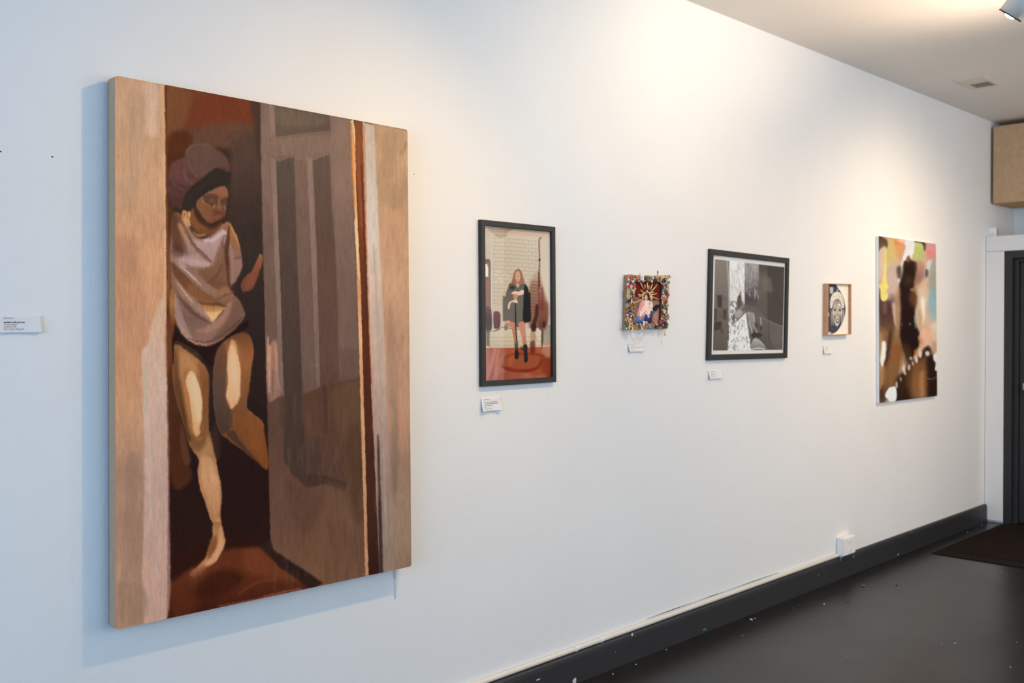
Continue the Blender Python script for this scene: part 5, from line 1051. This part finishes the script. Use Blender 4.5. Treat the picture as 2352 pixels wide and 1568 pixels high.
# things that dangle from it
bm = bmesh.new(); tube(bm, catmull([az(335, 1090, 0.03), az(345, 1180, 0.02), az(400, 1265, 0.012), az(450, 1270, 0.012), az(495, 1190, 0.02), az(522, 1090, 0.03)], False, 4), 0.0011, 6); obj('necklace_chain', bm, M_GOLD, asm, True)
bm = bmesh.new(); tube(bm, catmull([az(258, 1120, 0.03), az(280, 1220, 0.02), az(330, 1320, 0.013), az(380, 1340, 0.013), az(440, 1290, 0.016), az(500, 1180, 0.02), az(525, 1095, 0.03)], False, 4), 0.0009, 6); obj('necklace_chain', bm, mc((214, 204, 186)), asm, True)
bm = bmesh.new(); c = az(842, 1218, 0.03); lathe(bm, [(33*KZ, 0), (30*KZ, 6*KZ), (20*KZ, 22*KZ), (15*KZ, 50*KZ), (10*KZ, 62*KZ), (3*KZ, 66*KZ)], c, (0, 0, 1), 16)
ball(bm, c+np.array([0, 0, -3*KZ]), 8*KZ); tube(bm, [c+np.array([0, 0, 64*KZ]), az(842, 1095, 0.03)], 0.0012, 6); obj('bell', bm, M_GOLD, asm, True)

# ------------------------------------------------------------------ wall labels
M_CARD = material('white_card', (0.79, 0.785, 0.79), rough=0.8, var=0.01)
M_INK = material('grey_ink', S((118, 116, 122)), rough=0.9, var=0.02); M_INK2 = material('black_ink', S((60, 60, 68)), rough=0.9, var=0.02)
M_INKPALE = material('pale_grey_ink', S((150, 146, 146)), rough=0.9, var=0.02)
def card(x0, x1, z0, z1, label, lines, curl=0.010, text=None):
    wd, hd = x1-x0, z1-z0
    def off(u, v): return 0.0022+curl*(v**1.6)*(0.25+0.75*abs(2*u-1)**1.6)
    t = thing('wall_label', ((x0+x1)/2, 0, z0), label, 'label', 'white exhibition labels')
    bm = bmesh.new(); nx, nz = 16, 10; grid = {}
    for f, d in ((0, 0.0), (1, 0.0007)):
        for i in range(nx+1):
            for j in range(nz+1):
                u, v = i/nx, j/nz; grid[f, i, j] = bm.verts.new((x0+u*wd, -(off(u, v)+d), z1-v*hd))
    for i in range(nx):
        for j in range(nz):
            bm.faces.new([grid[1, i, j], grid[1, i, j+1], grid[1, i+1, j+1], grid[1, i+1, j]]); bm.faces.new([grid[0, i, j], grid[0, i+1, j], grid[0, i+1, j+1], grid[0, i, j+1]])
    for i in range(nx):
        for j in (0, nz): bm.faces.new([grid[0, i, j], grid[1, i, j], grid[1, i+1, j], grid[0, i+1, j]])
    for j in range(nz):
        for i in (0, nx): bm.faces.new([grid[0, i, j], grid[0, i, j+1], grid[1, i, j+1], grid[1, i, j]])
    obj('card', bm, M_CARD, t, True)
    if text:
        for s_, px, py, size, ink in text:
            cu = bpy.data.curves.new('lettering', 'FONT'); cu.body = s_; cu.size = size; cu.resolution_u = 3
            if ink is M_INK2: cu.offset = 0.00012
            tmp = bpy.data.objects.new('lettering', cu); COL.objects.link(tmp); bpy.context.view_layer.update()
            me = bpy.data.meshes.new_from_object(tmp.evaluated_get(bpy.context.evaluated_depsgraph_get())); bpy.data.objects.remove(tmp)
            p = wp(px, py, 0.004)
            for v in me.vertices:
                x, z = p[0]+v.co.x, p[2]+v.co.y; u_, v_ = (x-x0)/wd, (z1-z)/hd; v.co = (x, -(off(u_, min(max(v_, 0), 1))+0.0010), z)
            obj('lettering', me, ink, t)
    for k, (zv, segs, dark) in enumerate(lines):   # lines of print too small to read
        bm = bmesh.new()
        for a, b in segs:
            n = 6; q = []
            for i in range(n+1):
                u = a+(b-a)*i/n; q.append((bm.verts.new((x0+u*wd, -(off(u, zv)+0.001), z1-(zv-0.018)*hd)), bm.verts.new((x0+u*wd, -(off(u, zv)+0.001), z1-(zv+0.018)*hd))))
            for i in range(n): bm.faces.new((q[i][0], q[i][1], q[i+1][1], q[i+1][0]))
        obj('print_line', bm, M_INK if dark else M_INKPALE, t)
    return t
card(0.888, 1.0, 1.4805, 1.5255, 'white label left of the large painting, reading untitled self portrait', [], 0.006,
     [('plus tyson', 8.2, 731.6, 0.0062, M_INK), ('untitled self portrait', 8.2, 741.6, 0.0064, M_INK2), ('oil on canvas', 8.2, 746.8, 0.0062, M_INK), ('scaled to life', 8.2, 752.0, 0.0062, M_INK), ('Price Upon Request', 8.2, 757.2, 0.0062, M_INK)])
W5 = [(0.14, [(0.14, 0.24), (0.26, 0.40)], 0), (0.34, [(0.14, 0.23), (0.25, 0.34), (0.36, 0.40), (0.42, 0.82)], 1), (0.45, [(0.14, 0.20), (0.22, 0.42), (0.44, 0.50), (0.52, 0.86)], 1), (0.57, [(0.14, 0.3), (0.32, 0.54)], 0), (0.68, [(0.14, 0.21)], 0), (0.80, [(0.14, 0.21), (0.24, 0.32), (0.34, 0.5)], 0)]
card(2.6013, 2.7060, 1.1670, 1.2205, 'white label with curling corners under the tall portrait photograph', W5, 0.012)
card(3.5036, 3.6115, 1.3755, 1.4155, 'white label under the beaded picture with a chain hanging across it', [(0.14, [(0.12, 0.30)], 0), (0.36, [(0.12, 0.3)], 0), (0.5, [(0.12, 0.22), (0.24, 0.5), (0.53, 0.58), (0.62, 0.95)], 0), (0.64, [(0.14, 0.2)], 0), (0.78, [(0.14, 0.3), (0.32, 0.44)], 0)], 0.010)
card(4.1366, 4.2523, 1.2280, 1.2715, 'white label under the wide framed black and white print', [(0.15, [(0.15, 0.45)], 0), (0.4, [(0.15, 0.35)], 0), (0.52, [(0.15, 0.55)], 0), (0.64, [(0.15, 0.22)], 0), (0.76, [(0.15, 0.5)], 0)], 0.012)
card(5.3089, 5.4070, 1.3245, 1.3740, 'white label under the small drawing in the wooden tray frame', [(0.15, [(0.2, 0.6)], 0), (0.34, [(0.2, 0.4)], 0), (0.52, [(0.2, 0.62)], 0), (0.68, [(0.2, 0.34)], 0)], 0.010)

# ------------------------------------------------------------------ conduit and surface box above the baseboard
M_PIPE = wall_paint('white_painted_metal', (0.84, 0.82, 0.78), 0.1)
con = thing('conduit', (3.0, -0.012, 0.131), 'long white painted conduit pipe lying along the top of the baseboard', 'pipe')
bm = bmesh.new(); lathe(bm, [(0.0105, 0), (0.0105, 5.50-XF)], (XF+0.01, -0.0125, 0.1425), (1, 0, 0), 16); obj('pipe', bm, M_PIPE, con, True)
for px, py in ((1322, 1490), (1380, 1470)):
    c = wp(px, py, 0.0125); bm = bmesh.new(); lathe(bm, [(0.0125, -0.006), (0.0125, 0.006)], (c[0], -0.0125, 0.1425), (1, 0, 0), 16); obj('pipe_strap', bm, M_PIPE, con)
M_GAP = material('dark_caulk_gap', (0.03, 0.03, 0.03), rough=0.9)
for pa_, pb_ in (((1486, 1427), (1603, 1387)), ((1603, 1387), (1668, 1364)), ((1663, 1362), (1789, 1319))):
    a = wp(pa_[0], pa_[1], 0.001); b = wp(pb_[0], pb_[1], 0.001)
    bm = bmesh.new(); tube(bm, [(a[0], -0.0008, 0.1565), ((a[0]+b[0])/2, -0.0012, 0.158), (b[0], -0.0008, 0.1565)], [0.0006, 0.0018, 0.0006], 6); obj('caulk_gap', bm, M_GAP, con)
jb = thing('outlet_box', (5.57, 0, 0.135), 'white surface mounted outlet box at the end of the conduit', 'outlet box')
a = wp(1938, 1240, 0.046); b = wp(1965, 1268, 0.046)
obj('box_body', B(a[0], b[0], -0.042, -0.001, 0.137, 0.243, bev=0.004), M_PIPE, jb)
obj('cover_plate', B(a[0]+0.004, b[0]-0.004, -0.047, -0.0415, 0.141, 0.239, bev=0.002), M_PIPE, jb)
for dz in (0.165, 0.215):
    bm = bmesh.new(); lathe(bm, [(0.016, 0), (0.016, 0.0016), (0.013, 0.0024)], ((a[0]+b[0])/2, -0.0468, dz), (0, -1, 0), 20); s_ = obj('socket', bm, M_PIPE, jb)
    for dx in (-0.006, 0.006): obj('slot', B((a[0]+b[0])/2+dx-0.0012, (a[0]+b[0])/2+dx+0.0012, -0.0500, -0.0490, dz-0.004, dz+0.005), material('dark_slot', S((150, 148, 150)), rough=0.8), s_)
bm = bmesh.new(); lathe(bm, [(0.0035, 0), (0.0035, 0.001)], (a[0]+0.02, -0.030, 0.2425), (0, 0, 1), 10); obj('screw_hole', bm, M_HOLE, jb)
obj('paint_drip', ball(bmesh.new(), (a[0]-0.002, -0.030, 0.134), 0.016, 0.9, 0.5, 0.4), material('blue_grey_drip', S((110, 142, 160)), rough=0.6), jb, True)

# ------------------------------------------------------------------ fabric box in the corner, sensor, vent, lamp, doormat
def linen():
    m = material('tan_linen', S((206, 168, 128)), rough=0.95, spec=0.1, var=0.08, vscale=30, bump=0.4, bscale=500)
    nt = m.node_tree; b = nt.nodes['Principled BSDF']; wv = nt.nodes.new('ShaderNodeTexWave'); wv.inputs['Scale'].default_value = 90; wv.bands_direction = 'Z'; wv.inputs['Distortion'].default_value = 3
    tc = [n for n in nt.nodes if n.type == 'TEX_COORD'][0]; nt.links.new(tc.outputs['Object'], wv.inputs['Vector'])
    mx = nt.nodes.new('ShaderNodeMixRGB'); mx.blend_type = 'MULTIPLY'; mx.inputs[0].default_value = 0.15
    src = b.inputs['Base Color'].links[0].from_socket; nt.links.new(src, mx.inputs[1]); nt.links.new(wv.outputs['Color'], mx.inputs[2]); nt.links.new(mx.outputs[0], b.inputs['Base Color']); return m
XP = 7.95
lp = wx(2279.5, 380, XP); zb, zt = wx(2279.5, 468, XP)[2], wx(2281, 290, XP)[2]
pn = thing('fabric_box', (8.2, -0.4, zb), 'tan linen covered box high in the corner above the door', 'fabric box')
obj('linen_cover', B(XP, 8.40, -0.95, lp[1], zb, zt, bev=0.012), linen(), pn)
obj('mounting_batten', B(8.395, XB, -0.85, lp[1]-0.08, zb+0.1, zt-0.1), material('dark_batten', S((60, 50, 42)), rough=0.8), pn)
p0, p1 = wx(2269, 541, 7.93), wx(2287, 521, 7.93)
sn = thing('sensor', (7.95, (p0[1]+p1[1])/2, 2.15), 'small white plastic sensor sitting on the ledge over the door', 'sensor')
M_PLASTIC = material('white_plastic', (0.83, 0.83, 0.82), rough=0.35, var=0.01)
obj('housing', B(7.93, 7.975, p1[1], p0[1], 2.1505, p1[2], bev=0.008), M_PLASTIC, sn)
obj('lens_window', B(7.9275, 7.931, p1[1]+0.012, p0[1]-0.012, 2.162, 2.182, bev=0.001), material('frosted_window', (0.7, 0.72, 0.74), rough=0.2), sn)
obj('back_plate', B(7.974, 7.984, p1[1]-0.002, min(p0[1]+0.006, -0.002), 2.1505, p1[2]-0.006), material('beige_plate', S((150, 134, 112)), rough=0.7), sn)

vt = thing('ceiling_vent', (6.60, -0.393, H), 'beige rectangular air vent set in the ceiling', 'vent')
vx, vy, vw, vh = 6.5998, -0.3932, 0.322, 0.178
M_VENT = material('beige_vent_metal', S((214, 202, 184)), rough=0.5, var=0.03)
q = [(vx-vw/2, vy-vh/2), (vx+vw/2, vy-vh/2), (vx+vw/2, vy+vh/2), (vx-vw/2, vy+vh/2)]
bm = bmesh.new(); secs = [(0, H), (0, H-0.004), (0.010, H-0.012), (0.030, H-0.010), (0.032, H)]
rings = []
for i_, z in secs: rings.append([bm.verts.new((x+(i_ if x < vx else -i_), y+(i_ if y < vy else -i_), z)) for x, y in q])
for A, Bq in zip(rings, rings[1:]):
    for k in range(4): bm.faces.new((A[k], A[(k+1) % 4], Bq[(k+1) % 4], Bq[k]))
obj('vent_frame', bm, M_VENT, vt)
obj('duct_shadow_plate', B(vx-vw/2+0.03, vx+vw/2-0.03, vy-vh/2+0.03, vy+vh/2-0.03, H-0.0015, H-0.0002), material('dark_duct', S((150, 128, 104)), rough=0.9), vt)
for k in range(12):
    x = vx-vw/2+0.042+k*0.0216; s_ = 1 if k < 6 else -1
    bm = bmesh.new(); box(bm, -0.0065, 0.0065, vy-vh/2+0.031, vy+vh/2-0.031, -0.0004, 0.0004)
    bmesh.ops.transform(bm, matrix=Matrix.Translation((x, 0, H-0.006)) @ Matrix.Rotation(math.radians(38*s_), 4, 'Y'), verts=bm.verts); obj('slat', bm, M_VENT, vt)

aim = Vector([float(v) for v in (-0.50*CR-0.86*CU+0.53*CF)]).normalized()
rim = Vector([float(v) for v in CPOS+4.0*ray(2320, 36)])
tl = thing('track_light', (rim.x+0.09, rim.y-0.05, H), 'white cylinder spotlight with a lit lamp hanging from the ceiling', 'spotlight')
M_LAMP = material('white_lamp_metal', S((214, 208, 202)), rough=0.35, var=0.02)
bm = bmesh.new(); lathe(bm, [(0.030, 0.150), (0.044, 0.145), (0.0475, 0.13), (0.0475, 0.003)], rim, -aim, 28); obj('lamp_housing', bm, M_LAMP, tl, True)
bm = bmesh.new(); lathe(bm, [(0.0478, 0.003), (0.0495, 0.001), (0.0495, -0.002), (0.030, -0.002), (0.028, 0.003)], rim, -aim, 28); obj('lamp_rim', bm, M_BLACKFRAME, tl)
bm = bmesh.new(); lathe(bm, [(0.020, -0.001), (0.018, -0.006), (0.010, -0.009), (0.0, -0.010)], rim, -aim, 20); obj('lamp_bulb', bm, material('lit_bulb', (1, 1, 1), emit=((1.0, 0.93, 0.82), 30)), tl, True)
back = rim-aim*0.09; bm = bmesh.new(); tube(bm, [back, (back.x+0.02, back.y-0.05, back.z+0.06), (back.x+0.02, back.y-0.05, H-0.02)], 0.008, 10); obj('stem', bm, M_LAMP, tl, True)
bm = bmesh.new(); lathe(bm, [(0.05, 0), (0.05, 0.02), (0.045, 0.024)], (back.x+0.02, back.y-0.05, H-0.0005), (0, 0, -1), 24); obj('canopy', bm, M_LAMP, tl)

dm = thing('doormat', (7.2, -0.75, 0.0), 'worn dark brown doormat with a rubber border in front of the black door', 'doormat')
obj('rubber_border', B(6.51, 7.80, -1.35, -0.145, 0.0005, 0.006, bev=0.002), material('brown_rubber', S((30, 26, 23)), rough=0.95, spec=0.08, var=0.15, vscale=20), dm)
pile = material('brown_mat_pile', S((34, 26, 22)), rough=0.95, spec=0.05, var=0.35, vscale=60, bump=0.8, bscale=400)
obj('mat_pile', B(6.64, 7.76, -1.31, -0.178, 0.0062, 0.009, bev=0.001), pile, dm)
# flakes and crumbs lying on the floor
for px, py, s_, m in ((1983, 1346, 1.6, 'stone'), (1893, 1387, 0.9, 'w'), (1726, 1424, 1.6, 'w'), (1734, 1420, 0.8, 'w'), (1947, 1383, 1.0, 'd'), (2060, 1343, 1.3, 'g'), (2194, 1477, 0.8, 'w'), (2321, 1532, 0.8, 'w'), (1841, 1370, 0.6, 'g'),
                      (2102, 1371, 0.5, 'w'), (2115, 1409, 0.4, 'w'), (2299, 1313, 0.6, 'w'), (1869, 1425, 0.4, 'w'), (1946, 1507, 0.4, 'w'), (2335, 1475, 0.6, 'w'), (1530, 1492, 0.6, 'w'), (1461, 1526, 0.7, 'w'), (1408, 1548, 0.7, 'w'), (1835, 1389, 0.5, 't'), (1822, 1396, 0.6, 't'),
                      (2222, 1222, 0.6, 'w'), (2255, 1206, 0.8, 'w'), (2340, 1199, 1.0, 'w'), (2100, 1225, 0.7, 'w')):
    c = fz(px, py); r_ = 0.006*s_
    mm_ = {'w': M_CHIP, 'stone': M_KHAKI, 'd': M_BLACKFRAME, 'g': material('grey_grit', S((110, 104, 98)), rough=0.9), 't': M_TEALCHIP}[m]
    bm = bmesh.new(); bmesh.ops.create_icosphere(bm, subdivisions=1, radius=r_)
    for v in bm.verts: v.co *= rb.uniform(0.7, 1.2); v.co.z *= 0.4
    z0 = min(v.co.z for v in bm.verts); base_z = 0.009 if (6.64 < c[0] < 7.76 and c[1] < -0.178) else 0.0
    bmesh.ops.translate(bm, verts=bm.verts, vec=(float(c[0]), float(c[1]), base_z-z0)); obj('paint_flake', bm, mm_, floor)
